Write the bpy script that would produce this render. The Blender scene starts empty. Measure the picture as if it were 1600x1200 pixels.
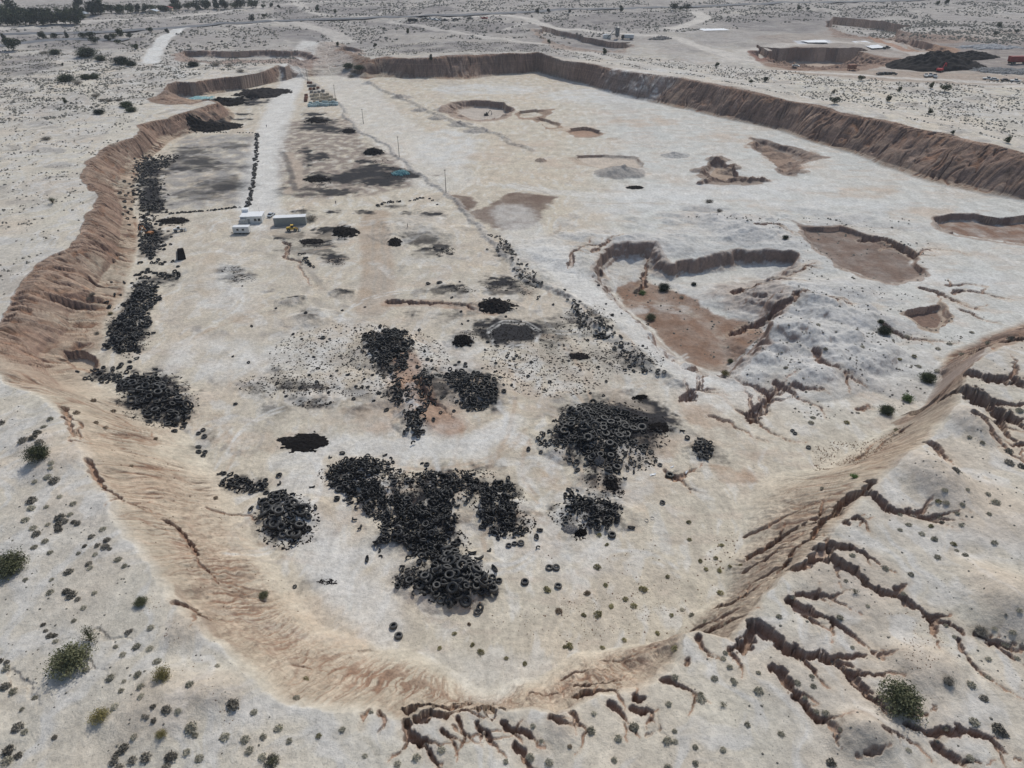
import bpy, math, random, os
import numpy as np
from mathutils import Vector
random.seed(7); np.random.seed(7)
C = bpy.context.scene.collection
SC = bpy.context.scene
R = math.radians

# ------------------------------------------------------------------ camera, sky, sun, exposure
CAMZ = 100.0; PITCH = R(33.5); FPX = 1077.0
cp, sp = math.cos(PITCH), math.sin(PITCH)
cam = bpy.data.cameras.new('camera'); camo = bpy.data.objects.new('camera', cam); C.objects.link(camo)
camo.location = (0, 0, CAMZ); camo.rotation_euler = (R(90) - PITCH, 0, 0)
cam.sensor_width = 36; cam.lens = 36 * FPX / 1600; cam.clip_start = 0.5; cam.clip_end = 20000
SC.camera = camo
SUN_EL, SUN_AZ = R(49), R(19)          # azimuth measured from +Y towards +X
w = bpy.data.worlds.new('World'); SC.world = w; w.use_nodes = True
nt = w.node_tree; nt.nodes.clear()
sky = nt.nodes.new('ShaderNodeTexSky'); sky.sky_type = 'NISHITA'; sky.sun_disc = False
sky.sun_elevation = SUN_EL; sky.sun_rotation = SUN_AZ; sky.dust_density = 2.0; sky.air_density = 1.2
bg = nt.nodes.new('ShaderNodeBackground'); bg.inputs[1].default_value = 0.10
wo = nt.nodes.new('ShaderNodeOutputWorld')
nt.links.new(sky.outputs[0], bg.inputs[0]); nt.links.new(bg.outputs[0], wo.inputs[0])
sl = bpy.data.lights.new('sun', 'SUN'); sl.energy = 2.45; sl.angle = R(0.9); sl.color = (1.0, 0.965, 0.875)
slo = bpy.data.objects.new('sun', sl); C.objects.link(slo)
sd = Vector((math.sin(SUN_AZ) * math.cos(SUN_EL), math.cos(SUN_AZ) * math.cos(SUN_EL), math.sin(SUN_EL)))
slo.rotation_euler = sd.to_track_quat('Z', 'Y').to_euler(); slo.location = (0, 0, 300)
SC.view_settings.view_transform = 'Standard'; SC.view_settings.look = 'None'
SC.view_settings.exposure = -0.07; SC.view_settings.gamma = 1.0
SC.view_settings.use_curve_mapping = False
try:
    SC.cycles.max_bounces = 4; SC.cycles.diffuse_bounces = 2; SC.cycles.use_denoising = True
except Exception: pass

# ------------------------------------------------------------------ noise
def _lat(seed):
    r = np.random.RandomState(seed); a = r.rand(256, 256).astype(np.float32) * 6.2831853
    return np.cos(a), np.sin(a)
_L = {}
def pn(x, y, seed=0):
    if seed not in _L: _L[seed] = _lat(seed)
    gx, gy = _L[seed]
    x = np.asarray(x, np.float32); y = np.asarray(y, np.float32)
    xf = np.floor(x); yf = np.floor(y)
    xi = xf.astype(np.int32) & 255; yi = yf.astype(np.int32) & 255
    fx = x - xf; fy = y - yf
    x1 = (xi + 1) & 255; y1 = (yi + 1) & 255
    u = fx * fx * fx * (fx * (fx * 6 - 15) + 10); v = fy * fy * fy * (fy * (fy * 6 - 15) + 10)
    def g(a, b, dx, dy): return gx[a, b] * dx + gy[a, b] * dy
    n0 = g(xi, yi, fx, fy); n0 += u * (g(x1, yi, fx - 1, fy) - n0)
    n1 = g(xi, y1, fx, fy - 1); n1 += u * (g(x1, y1, fx - 1, fy - 1) - n1)
    return (n0 + v * (n1 - n0)) * 1.5
def fbm(x, y, o=4, seed=0, g=0.5, ridge=False):
    a = 1.0; s = 0; t = 0; f = 1.0
    for k in range(o):
        n = pn(x * f + 13.7 * k, y * f - 7.3 * k, seed + k)
        if ridge: n = 1 - np.abs(n) * 2
        s = s + a * n; t += a; a *= g; f *= 2.03
    return s / t
def ss(a, b, x):
    t = np.clip((x - a) / (b - a), 0, 1); return t * t * (3 - 2 * t)

# ------------------------------------------------------------------ pixel -> ground
def gpz(u, v, z):
    u = np.asarray(u, float); v = np.asarray(v, float)
    a = (u - 800) / FPX; b = (600 - v) / FPX
    dy = cp + b * sp; dz = -sp + b * cp
    t = (CAMZ - z) / (-dz)
    return t * a, t * dy
def plateau(x, y):
    return 9.0 + 5.5 * ss(-170, -45, x) - 0.0 * y
def G(pts, on='f'):
    """image points of the traced outline -> metres on the floor ('f'), the rim ('p') or a height"""
    p = np.array(pts, float)
    if on == 'f': z = np.zeros(len(p))
    elif on == 'p':
        z = np.full(len(p), 14.0)
        for _ in range(12):
            x, y = gpz(p[:, 0], p[:, 1], z); z = 0.5 * z + 0.5 * plateau(x, y)
    else: z = np.full(len(p), float(on))
    x, y = gpz(p[:, 0], p[:, 1], z)
    return np.stack([x, y], 1)
def rough(P, amp=0.12, lv=3, closed=False, seed=1):
    """midpoint roughening of an outline so that no edge stays ruler straight"""
    r = np.random.RandomState(seed); P = np.array(P, float)
    if closed: P = np.vstack([P, P[:1]])
    for k in range(lv):
        d = P[1:] - P[:-1]; L = np.hypot(d[:, 0], d[:, 1])[:, None]
        n = np.stack([-d[:, 1], d[:, 0]], 1) / np.maximum(L, 1e-6)
        m = (P[1:] + P[:-1]) / 2 + n * (r.uniform(-1, 1, (len(d), 1)) * np.minimum(L, 30) * amp)
        Q = np.empty((len(P) + len(m), 2)); Q[0::2] = P; Q[1::2] = m; P = Q
    return P[:-1] if closed else P

# ------------------------------------------------------------------ terrain grid
def rows():
    y = 14.0; out = []
    while y < 9000:
        out.append(y)
        foot = (y * y + 8100) / (90 * 689.0)
        if y < 380: d = min(max(0.17, 0.75 * foot), 0.42)
        elif y < 660: d = 0.42 + 0.5 * (y - 380) / 280
        elif y < 1500: d = 0.92 + 5 * (y - 660) / 840
        else: d = 6 + (y - 1500) * 0.06
        y += d
    return np.array(out, np.float32)
YR = rows(); NC = 1960
SR = np.linspace(-1, 1, NC).astype(np.float32)
def wid(y): return 0.743 * (y * cp + 55) * 1.13 + 34
WR = wid(YR).astype(np.float32)
X = WR[:, None] * SR[None, :]; Y = np.repeat(YR[:, None], NC, 1)
NR = len(YR)
print('grid', NR, NC)
def sl_box(x0, x1, y0, y1):
    j0 = max(0, int(np.searchsorted(YR, y0)) - 1); j1 = min(NR, int(np.searchsorted(YR, y1)) + 1)
    if j1 - j0 < 2: j1 = min(NR, j0 + 2); j0 = j1 - 2
    wa, wb = WR[j0], WR[j1 - 1]
    c = [x0 / wa, x0 / wb, x1 / wa, x1 / wb]
    i0 = int(np.clip((min(c) + 1) / 2 * (NC - 1) - 1, 0, NC - 2)); i1 = int(np.clip((max(c) + 1) / 2 * (NC - 1) + 2, i0 + 1, NC))
    return slice(j0, j1), slice(i0, i1)
def dist_line(P, rad, closed=False, box=None):
    """distance and arc length to an outline over its neighbourhood"""
    if closed: P = np.vstack([P, P[:1]])
    if box is None:
        mn = P.min(0) - rad; mx = P.max(0) + rad; box = sl_box(mn[0], mx[0], mn[1], mx[1])
    J, I = box; j0, i0 = J.start, I.start
    D = np.full((J.stop - j0, I.stop - i0), rad, np.float32); S = np.zeros_like(D); s = 0.0
    for a, b in zip(P[:-1], P[1:]):
        L = float(np.hypot(*(b - a)))
        if L < 1e-6: continue
        j, i = sl_box(min(a[0], b[0]) - rad, max(a[0], b[0]) + rad, min(a[1], b[1]) - rad, max(a[1], b[1]) + rad)
        j = slice(max(j.start, j0), min(j.stop, J.stop)); i = slice(max(i.start, i0), min(i.stop, I.stop))
        if j.stop > j.start and i.stop > i.start:
            x = X[j, i]; y = Y[j, i]
            ux, uy = (b - a) / L
            dx = x - np.float32(a[0]); dy = y - np.float32(a[1])
            t = np.clip(dx * np.float32(ux) + dy * np.float32(uy), 0, np.float32(L))
            d = np.hypot(dx - t * np.float32(ux), dy - t * np.float32(uy))
            js = slice(j.start - j0, j.stop - j0); is_ = slice(i.start - i0, i.stop - i0)
            Dv = D[js, is_]; m = d < Dv
            Dv[m] = d[m]; S[js, is_][m] = (t + np.float32(s))[m]
        s += L
    return box, D, S, s
def inside(P, box):
    J, I = box; x = X[J, I]; y = Y[J, I]; res = np.zeros(x.shape, bool)
    yr = YR[J]; Q = np.vstack([P, P[:1]])
    for a, b in zip(Q[:-1], Q[1:]):
        if a[1] == b[1]: continue
        k = np.nonzero((yr >= min(a[1], b[1])) & (yr < max(a[1], b[1])))[0]
        if len(k) == 0: continue
        xc = a[0] + (yr[k] - a[1]) / (b[1] - a[1]) * (b[0] - a[0])
        res[k] ^= (x[k] < xc[:, None])
    return res
FULL = (slice(0, NR), slice(0, NC))

# ------------------------------------------------------------------ the big pit
CREST = [(497,67),(530,65),(548,76),(560,84),(580,92),(600,89),(640,91),(700,86),(780,84),(840,81),(862,86),(880,91),(920,97),(960,106),
 (1000,113),(1060,120),(1100,128),(1160,138),(1205,149),(1215,152),(1290,166),(1330,178),(1400,192),(1450,204),(1470,207),(1530,222),
 (1600,238),(1700,262),(1830,300),(1900,340),(1900,480),(1750,520),(1660,528),(1600,530),(1560,546),(1520,573),(1512,590),(1500,612),
 (1502,632),(1478,655),(1463,677),(1450,693),(1428,710),(1400,735),(1380,752),(1362,772),(1345,790),(1320,815),(1300,838),(1280,858),
 (1250,880),(1215,915),(1190,945),(1165,975),(1150,1003),(1095,985),(1072,990),(1062,1035),(1035,1060),(1000,1078),(940,1086),(905,1105),(868,1122),
 (835,1110),(790,1112),(760,1104),(742,1110),(705,1118),(660,1112),(632,1128),(560,1118),(500,1112),(448,1108),(415,1088),(385,1060),(350,1022),(318,1000),
 (285,968),(262,940),(240,905),(215,872),(188,838),(168,800),(152,760),(130,712),(112,672),(100,650),(75,633),(40,612),(0,588),(-35,560),
 (-30,525),(0,500),(12,478),(25,452),(50,425),(75,402),(105,388),(125,362),(130,340),(150,312),(148,300),(128,285),(128,268),(150,245),
 (172,225),(208,215),(213,196),(230,190),(262,184),(290,174),(325,163),(338,161),(325,158),(300,163),(262,163),(232,158),(228,154),(250,145),
 (262,130),(275,126),(300,129),(320,124),(360,120),(400,116),(425,106),(434,102),(445,106),(455,92),(473,78)]
TOE = [(458,122),(520,119),(575,124),(592,121),(640,123),(700,125),(735,125),(790,117),(840,113),(860,119),(900,129),(940,143),(980,154),
 (1050,168),(1100,180),(1160,192),(1210,203),(1290,230),(1340,246),(1395,266),(1420,276),(1480,293),(1540,306),(1600,316),(1700,344),
 (1830,400),(1850,470),(1700,490),(1600,492),(1530,520),(1480,548),(1452,585),(1455,612),(1436,640),(1400,652),(1392,668),(1340,695),
 (1290,728),(1215,737),(1175,757),(1160,790),(1160,850),(1130,882),(1128,935),(1078,962),(1045,1000),(990,1008),(900,1018),(868,1040),(835,1058),
 (800,1060),(782,1075),(762,1082),(744,1074),(722,1056),(690,1036),(640,1013),(590,1006),(540,988),(502,976),(478,945),(440,885),(402,850),(392,828),(368,780),
 (345,742),(318,700),(288,672),(240,657),(203,625),(165,606),(142,590),(135,575),(120,560),(160,548),(168,505),(185,478),(208,440),
 (214,400),(218,350),(212,322),(213,290),(218,262),(242,242),(272,218),(300,209),(335,204),(362,193),(370,180),(352,160),(330,154),(290,157),
 (268,158),(268,154),(300,150),(330,148),(370,141),(410,133),(445,126)]
cr = rough(G(CREST, 'p'), .10, 3, True, 3); to = rough(G(TOE, 'f'), .06, 2, True, 4)
RAD = 70.0
_, Dc, Sc, _ = dist_line(cr, RAD, True, FULL)
_, Dt, St, _ = dist_line(to, RAD, True, FULL)
inC = inside(cr, FULL); inT = inside(to, FULL)
a = np.where(inT, -Dt, Dt); b = np.where(inC, Dc, -Dc)
wallw = np.clip(a, 0, None) + np.clip(b, 0, None)
t = np.clip(a / np.maximum(a + b, 0.5), 0, 1); t[inT] = 0; t[(~inC) & (~inT)] = 1
band = (t > 0) & (t < 1)
P0 = plateau(X, Y)
near = ss(170, 120, Y) * 1.0
midright = ss(60, 140, X) * ss(180, 130, Y)
# rills run down the wall; their spacing is in metres along the rim
rl = np.zeros_like(t); 
bi = band
gs = np.hypot(np.gradient(Sc, axis=1) / (2 * WR / (NC - 1))[:, None], np.gradient(Sc, axis=0) / np.gradient(YR)[:, None])
THETA = np.arctan2(Y - 138, X + 2) * 88.0
EVEN = np.where(near > .5, ss(.5, .7, near), ss(3.0, 1.7, gs) * ss(.5, .3, near)).astype(np.float32)
SRIL = np.where(near > .5, THETA, Sc).astype(np.float32)      # the coordinate across the rills, metres along the bank
sx, ty, xx, yy = SRIL[bi], t[bi], X[bi], Y[bi]
warp = pn(xx / 9, yy / 9, 21) * 1.8
r1 = 1 - np.abs(pn((sx + warp) / 6.5, ty * 1.3 + 5, 31)) * 2
r3 = fbm(xx / 9, yy / 9, 4, 33); big = fbm(xx / 26, yy / 26, 3, 34)
rl[bi] = 0.20 * r1 * EVEN[bi] + 0.30 * r3 + 0.9 * big
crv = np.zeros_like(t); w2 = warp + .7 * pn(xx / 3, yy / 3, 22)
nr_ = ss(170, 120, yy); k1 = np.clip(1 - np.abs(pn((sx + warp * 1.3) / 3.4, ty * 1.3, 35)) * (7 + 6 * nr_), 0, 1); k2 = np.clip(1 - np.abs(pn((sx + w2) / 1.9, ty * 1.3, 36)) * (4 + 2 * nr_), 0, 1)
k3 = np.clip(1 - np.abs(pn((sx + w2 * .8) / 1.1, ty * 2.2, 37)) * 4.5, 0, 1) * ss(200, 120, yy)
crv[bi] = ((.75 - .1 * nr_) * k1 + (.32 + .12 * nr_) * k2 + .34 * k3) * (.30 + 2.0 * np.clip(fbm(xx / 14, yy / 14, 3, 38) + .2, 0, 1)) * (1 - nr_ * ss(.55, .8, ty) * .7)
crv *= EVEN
hump = 4 * t * (1 - t)
far = ss(420, 560, Y)
t2 = np.clip(t - (rl - 0.15) * hump * (0.19 - 0.12 * near), 0, 1)
prof_cliff = np.where(t2 < .42, t2 / .42 * .2, .2 + .8 * ss(0.30, 0.98, t2) ** 1.0)
prof_cliff = np.where(t2 < .42, 0.24 * (t2 / .42) ** 1.3, 0.24 + 0.76 * np.clip((t2 - .42) / .42, 0, 1) ** 0.85)
steep = np.where(t2 < .2, .10 * (t2 / .2) ** 1.2, .10 + .90 * np.clip((t2 - .2) / .6, 0, 1) ** .95); kr = ss(-110, -60, X) * ss(110, 160, Y)
prof_cliff = prof_cliff * (1 - kr) + steep * kr
prof_slope = 0.35 * ss(0, 1, t2) + .65 * t2 ** 1.1
scarp = np.clip(fbm(X / 16, Y / 16, 3, 39) * 3, 0, 1); prof_slope = prof_slope * (1 - .10 * scarp * ss(.93, .86, t2))
kc = 1 - near
# small basins and the ramp stay even
ramp = ss(40, 0, np.hypot((X + 165) / 1.0, (Y - 640) / 1.6) - 20)
prof = prof_cliff * kc + prof_slope * (1 - kc)
prof = prof * (1 - ramp) + t * ramp
und = fbm(X / 55, Y / 55, 4, 50)
fl = 0.55 * und + 0.10 * fbm(X / 6, Y / 6, 3, 55)
dunes = fbm(X / 38 + 0.4 * und, Y / 38, 4, 60)
pfar = ss(300, 900, Y)
rimland = P0 + dunes * (1.1 + 1.6 * pfar) + 0.16 * fbm(X / 5, Y / 5, 3, 66) + 2.5 * pfar * fbm(X / 160, Y / 160, 3, 70)
rimland += 0.28 * fbm(X / 10, Y / 26, 3, 75, ridge=True) * ss(200, 100, Y)
H = (fl * (1 - prof) + rimland * prof).astype(np.float32)
H -= (crv * ss(0, .25, t) * ss(1, .96, t) * (.95 + .75 * kc) * (1 - .62 * near * ss(-75, -45, X) * ss(60, 20, X)) * (1 - .3 * near)).astype(np.float32)
tn = t + .22 * near * fbm(X / 9, Y / 9, 4, 41) * hump
bad = near * hump * ss(-85, -50, X) * ss(70, 40, X)
H += (bad * (.55 * fbm(X / 3.2, Y / 3.2, 4, 42, ridge=True) - .3 + .5 * fbm(X / 1.3, Y / 1.3, 3, 43))).astype(np.float32)
WALL = ss(0.0, 0.16 + .4 * near, tn) * ss(1.0, 0.985 - .14 * near, tn)      # 1 on the pit wall
RIM = (t > 0.97).astype(np.float32)

# ------------------------------------------------------------------ colour layers (albedo)
def col(*c): return np.array(c, np.float32)
SAND = col(.62, .558, .455); BLEACH = col(.61, .608, .575); RIMC = col(.62, .572, .485)
BROWN = col(.255, .14, .088); TAN = col(.52, .425, .325); MUD = col(.20, .145, .115); GREY = col(.37, .34, .315); SOOT = col(.035, .034, .037)
CLIFF = col(.265, .18, .142)
TAN = col(.55, .455, .35)
m1 = fbm(X / 23, Y / 23, 4, 90); m2 = fbm(X / 4.5, Y / 4.5, 4, 95); m3 = fbm(X / 60, Y / 60, 3, 99)
COL = np.empty((NR, NC, 3), np.float32)
rightfloor = ss(-10, 45, X - 20 + (Y - 200) * -0.05) * ss(110, 170, Y)
flo = SAND + (BLEACH - SAND) * np.clip(rightfloor + 0.25 * m3, 0, 1)[..., None]
rimc = RIMC + (col(.47, .445, .42) - RIMC) * np.clip(0.15 + m3 + 0.5 * pfar, 0, 1)[..., None]
tt = ss(0.85, 1, t)[..., None]
COL[:] = flo * (1 - tt) + rimc * tt
def mixc(box, c, al):
    J, I = box
    COL[J, I] += (np.asarray(c, np.float32) - COL[J, I]) * np.clip(al, 0, 1)[..., None]
mixc(FULL, TAN, np.clip(0.75 + 0.5 * m1, 0, 1) * WALL * (1 - kc))
mixc(FULL, col(.41,.325,.25), np.clip(0.85 + 0.6 * m1, 0, 1) * ss(0, .12, t + .05 * m1) * ss(1, .985, t) * kc)
mixc(FULL, CLIFF, np.clip(0.9 + 0.5 * m1, 0, 1) * WALL * kc * ss(0.3, 0.62, t + .2 * m1) * (.8 + .2 * ss(-110, -60, X)))
mixc(FULL, CLIFF, .8 * WALL * kc * ss(-110, -60, X) * ss(.05, .25, t))
mixc(FULL, col(.52, .40, .30), np.clip(0.5 * m1 + 0.1, 0, .5))
mixc(FULL, BROWN * 1.1, np.clip(crv * 1.9, 0, .8) * WALL)  # darker brown in the crevices paints in shade that frontal sun leaves weak

def sdist(P, rad, warp=0.0, wf=6.0, seed=0):
    box, D, S, L = dist_line(P, rad + warp, True)
    J, I = box; ins = inside(P, box)
    d = np.where(ins, -D, D)
    if warp: d = d + warp * fbm(X[J, I] / wf, Y[J, I] / wf, 3, 200 + seed)
    return box, d
_k = [0]
def paint(pts, c, a=1.0, soft=1.0, warp=1.5, wf=6.0, on='f', tex=0.0, tf=3.0, sx=1.0, fine=0.0):
    _k[0] += 1
    P = G(pts, on) if not isinstance(pts, np.ndarray) else pts
    box, d = sdist(P, soft + 2 + warp, warp, wf, _k[0]); J, I = box
    if fine: d = d + fine * fbm(X[J, I] / (fine * .9), Y[J, I] / (fine * .7), 4, 260 + _k[0])
    al = ss(soft, -soft, d) * a
    if tex: al = al * np.clip(1 - tex + tex * ((1.15 if fine else 0.8) + 2.4 * fbm(X[J, I] / tf * sx, Y[J, I] / tf, 4, 300 + _k[0])), 0, 1.25)
    mixc(box, c, al)
def stroke(pts, c, wd, a=1.0, soft=0.6, on='f', tex=0.3, closed=False, rr=.05):
    _k[0] += 1
    P = rough(G(pts, on), rr, 3, closed, _k[0])
    box, D, S, L = dist_line(P, wd + soft + 1.5, closed); J, I = box
    D = D + 0.4 * soft * fbm(X[J, I] / 2.5, Y[J, I] / 2.5, 2, 400 + _k[0])
    al = ss(wd / 2 + soft, wd / 2 - soft * .3, D) * a
    if tex: al = al * np.clip(1 - tex + tex * (0.6 + 1.5 * fbm(X[J, I] / 4, Y[J, I] / 4, 3, 420 + _k[0])), 0, 1.1)
    mixc(box, c, al)
def dig(toe, crest, depth, on='f', fc=None, wc=None, wa=.8, z0=None, pw=0.8, fa=1.0):
    """a hollow: floor inside toe, edge at crest, depth metres lower"""
    global H
    _k[0] += 1
    base = 0.0 if on == 'f' else None
    Pc = rough(G(crest, on), .15, 4, True, _k[0])
    if on == 'f': Pt = G(toe, -depth)
    elif on == 'p': 
        zz = float(plateau(*G(crest, 'p').mean(0))); Pt = G(toe, zz - depth)
    else: Pt = G(toe, on - depth)
    Pt = rough(Pt, .08, 2, True, _k[0] + 9)
    mn = Pc.min(0) - 4; mx = Pc.max(0) + 4; mn = np.minimum(mn, Pt.min(0) - 4); mx = np.maximum(mx, Pt.max(0) + 4)
    box = sl_box(mn[0], mx[0], mn[1], mx[1]); J, I = box
    rad = 60.0
    _, Dc_, Sc_, _ = dist_line(Pc, rad, True, box); _, Dt_, _, _ = dist_line(Pt, rad, True, box)
    ic = inside(Pc, box); it = inside(Pt, box)
    a_ = np.where(it, -Dt_, Dt_); b_ = np.where(ic, Dc_, -Dc_)
    t_ = np.clip(a_ / np.maximum(a_ + b_, 0.3), 0, 1); t_[it] = 0; t_[(~ic) & (~it)] = 1
    n = .5 * (1 - np.abs(pn(Sc_ / 3.5, t_ * 2, 77 + _k[0])) * 2) - .2 + 1.1 * fbm(X[J, I] / 5, Y[J, I] / 5, 4, 79)
    t_ = np.clip(t_ - 0.26 * n * 4 * t_ * (1 - t_), 0, 1)
    pr = np.where(t_ < .45, .30 * (t_ / .45) ** 1.2, .30 + .70 * np.clip((t_ - .45) / .4, 0, 1) ** .8)
    H[J, I] -= depth * (1 - pr) + (H[J, I] - H[J, I].mean()) * 0
    if fc is not None: mixc(box, fc, fa * ss(.35, .02, t_ + .12 * fbm(X[J, I] / 7, Y[J, I] / 7, 3, 81)))
    if wc is not None: mixc(box, wc, wa * ss(.05, .3, t_) * ss(1, .93, t_))
def mound(u, v, rx, ry, h, on='f', c=None, ca=.8, rot=0.0, rg=.35, pw=1.0, wf=None, lump=.35):
    """a heap rx x ry metres across its base"""
    _k[0] += 1
    x0, y0 = G([(u, v)], on)[0]; r = max(rx, ry) * 1.7
    box = sl_box(x0 - r, x0 + r, y0 - r, y0 + r); J, I = box
    dx = X[J, I] - x0; dy = Y[J, I] - y0
    a_ = math.cos(rot) * dx + math.sin(rot) * dy; b_ = -math.sin(rot) * dx + math.cos(rot) * dy
    wf = wf or max(rx, ry) * .5
    n = fbm(X[J, I] / wf, Y[J, I] / wf, 4, 500 + _k[0])
    d = np.hypot(a_ / rx, b_ / ry) + rg * n
    m = np.clip(1 - d, 0, 1)
    m = (m ** .85 if lump > .2 else m * m * (3 - 2 * m)) if pw == 1 else m ** pw
    rid = fbm(dx / (wf * .6), dy / (wf * .6), 3, 520 + _k[0])
    H[J, I] += h * m * (0.9 + lump * rid)
    if c is not None: mixc(box, c, ca * ss(0.0, 0.14 if lump > .2 else .7, m))
GL = []
def gully(pts, wd, dp, on='p', br=0, fade=True, seed=None, c=True):
    """an erosion channel wd wide, dp deep, with br side branches"""
    _k[0] += 1; sd_ = seed or _k[0]; r = np.random.RandomState(sd_)
    P = rough(G(pts, on) if not isinstance(pts, np.ndarray) else pts, .18, 4, False, sd_)
    box, D, S, L = dist_line(P, wd * 1.6); J, I = box
    end = 1 - ss(0.10, 1.0, S / L) * .88
    n = fbm(X[J, I] / 1.1, Y[J, I] / 1.1, 4, 600 + sd_)
    wl = wd * .5 * end * (.85 + 1.1 * fbm(S / 4, S * 0, 3, 610 + sd_))
    q = np.clip(1 - (D + n * wd * .42) / np.maximum(wl, .1), 0, 1)
    H[J, I] -= dp * 1.25 * end * (.75 * ss(0, .28, q) + .25 * q)
    soft_ = ss(wd * 1.5, 0, D); H[J, I] -= dp * .12 * soft_ * end
    c = c and dp > .32
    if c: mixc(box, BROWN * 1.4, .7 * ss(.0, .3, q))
    if c: mixc(box, TAN, .35 * ss(wd * 1.1, wd * .4, D) * (1 - ss(.0, .3, q)))
    for k in range(br):
        i = r.randint(len(P) // 6, len(P) - 2); d = P[i + 1] - P[i]; d /= max(np.hypot(*d), 1e-6)
        an = (1 if r.rand() < .5 else -1) * r.uniform(.4, 1.1); ca, sa = math.cos(an), math.sin(an)
        e = np.array([d[0] * ca - d[1] * sa, d[0] * sa + d[1] * ca]); Lb = r.uniform(2, 7) * max(.6, wd * .5)
        gully(np.array([P[i], P[i] + e * Lb * .5 + r.uniform(-.3, .3, 2), P[i] + e * Lb]), wd * .36, dp * .45, on, 0, True, sd_ * 31 + k, c)

# ------------------------------------------------------------------ ground features
def ridge(pts, wd, h, on='f', c=None, a=.6):
    _k[0] += 1
    P = rough(G(pts, on), .12, 3, False, _k[0]); box, D, S, L = dist_line(P, wd); J, I = box
    n = fbm(X[J, I] / 2.5, Y[J, I] / 2.5, 3, 700 + _k[0])
    q = np.clip(1 - D / (wd * .5 * (1 + .7 * n)), 0, 1)
    H[J, I] += h * ss(0, 1, q) * (1 + n)
    if c is not None: mixc(box, c, a * ss(0, .4, q))
def ell(u, v, rx, ry, n=14, rot=0.0):
    return [(u + rx * math.cos(k * 6.283 / n) * math.cos(rot) - ry * math.sin(k * 6.283 / n) * math.sin(rot),
             v + rx * math.cos(k * 6.283 / n) * math.sin(rot) + ry * math.sin(k * 6.283 / n) * math.cos(rot)) for k in range(n)]
def blot(u, v, rx, ry, c=SOOT, a=.85, tex=.8, tf=2.0, on='f', soft=1.5, warp=3.0, wf=3.0, rot=0.0):
    sooty = c is SOOT
    dep_ = CAMZ / math.sin(PITCH + math.atan((v - 600) / FPX)); R_ = rx / FPX * dep_
    if sooty and R_ > 6: warp = .7 * R_; wf = .5 * R_; soft = .25 * R_
    paint(ell(u, v, rx, ry, rot=rot), c, 1 - (1 - a) ** 2 if sooty else a, soft, warp, wf, on, tex, tf, .4 if sooty and v < 620 else 1.0, (1.8 if v > 400 else 3.0) if sooty else 0)
PALE = col(.69, .675, .645); DUST = col(.45, .40, .34); GRY = col(.42, .41, .40)

# crossing scratches and grime of the floor
n_ = fbm(X / 3.2 + 2 * m1, Y / 9, 4, 820) ; inner = ss(.04, 0, t)
mixc(FULL, DUST * .9, np.clip(n_ * 2.2 - .3, 0, .35) * inner * (1 - .6 * rightfloor)); mixc(FULL, PALE, np.clip(-n_ * 2.4 - .2, 0, .5) * inner)
n_ = fbm(X / 14, Y / 5, 4, 830); mixc(FULL, col(.55, .46, .38), np.clip(n_ * 2.5 - .4, 0, .4) * inner); mixc(FULL, SOOT * 5, np.clip(fbm(X / 7, Y / 7, 5, 840) * 2.4 - .55, 0, .55) * inner * ss(-130, -90, X) * ss(60, 20, X) * ss(330, 200, Y) * ss(100, 130, Y))
# washes on the plateau
n_ = fbm(X / 9 + m1 * 2, Y / 20, 4, 850, ridge=True); mixc(FULL, col(.62, .60, .57), np.clip((n_ - .45) * 2.5, 0, .7) * ss(.97, 1, t)); n_ = fbm(X / 30, Y / 60 + m1, 4, 860)
mixc(FULL, col(.32, .295, .28), np.clip(.62 + .5 * m1 + .4 * fbm(X / 90, Y / 90, 3, 880), .2, .85) * ss(560, 700, Y + .12 * X) * ss(.97, 1, t)); mixc(FULL, col(.36, .33, .315), np.clip(n_ * 2.6 - .1, 0, .7) * pfar)
n_ = fbm(X / 11 + m1 * 2, Y / 24, 4, 870); mixc(FULL, col(.33, .305, .285), np.clip(n_ * 3 - .35, 0, .6) * ss(.97, 1, t) * ss(170, 300, Y))
# --- right floor: bleached flats with tan patches
for q in [(1000,190,60,8),(905,200,30,8),(1130,215,50,8),(1350,300,60,10),(820,230,60,8),(1080,340,50,8),(1170,345,30,6),(1440,330,60,8),(760,245,40,10),(900,255,60,8)]:
    blot(q[0], q[1], q[2], q[3], col(.56, .46, .37), .55, .8, 9, soft=4, warp=6, wf=8)
for q in [(960,150,120,12),(1100,300,140,12),(760,140,90,8),(1000,320,110,14),(1300,320,120,10),(1500,440,90,16),(700,230,50,30),(1250,290,60,10)]:
    blot(q[0], q[1], q[2], q[3], col(.66, .66, .645), .6, .6, 9, soft=6, warp=8, wf=14)
paint([(698,303),(712,304),(735,308),(748,316),(735,330),(762,322),(790,305),(805,300),(835,303),(872,308),(855,322),(847,342),(825,356),(785,361),(752,347),(730,334),(712,318)], MUD, .95, 1.2, 2.5, 5, tex=.15, tf=8)

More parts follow.
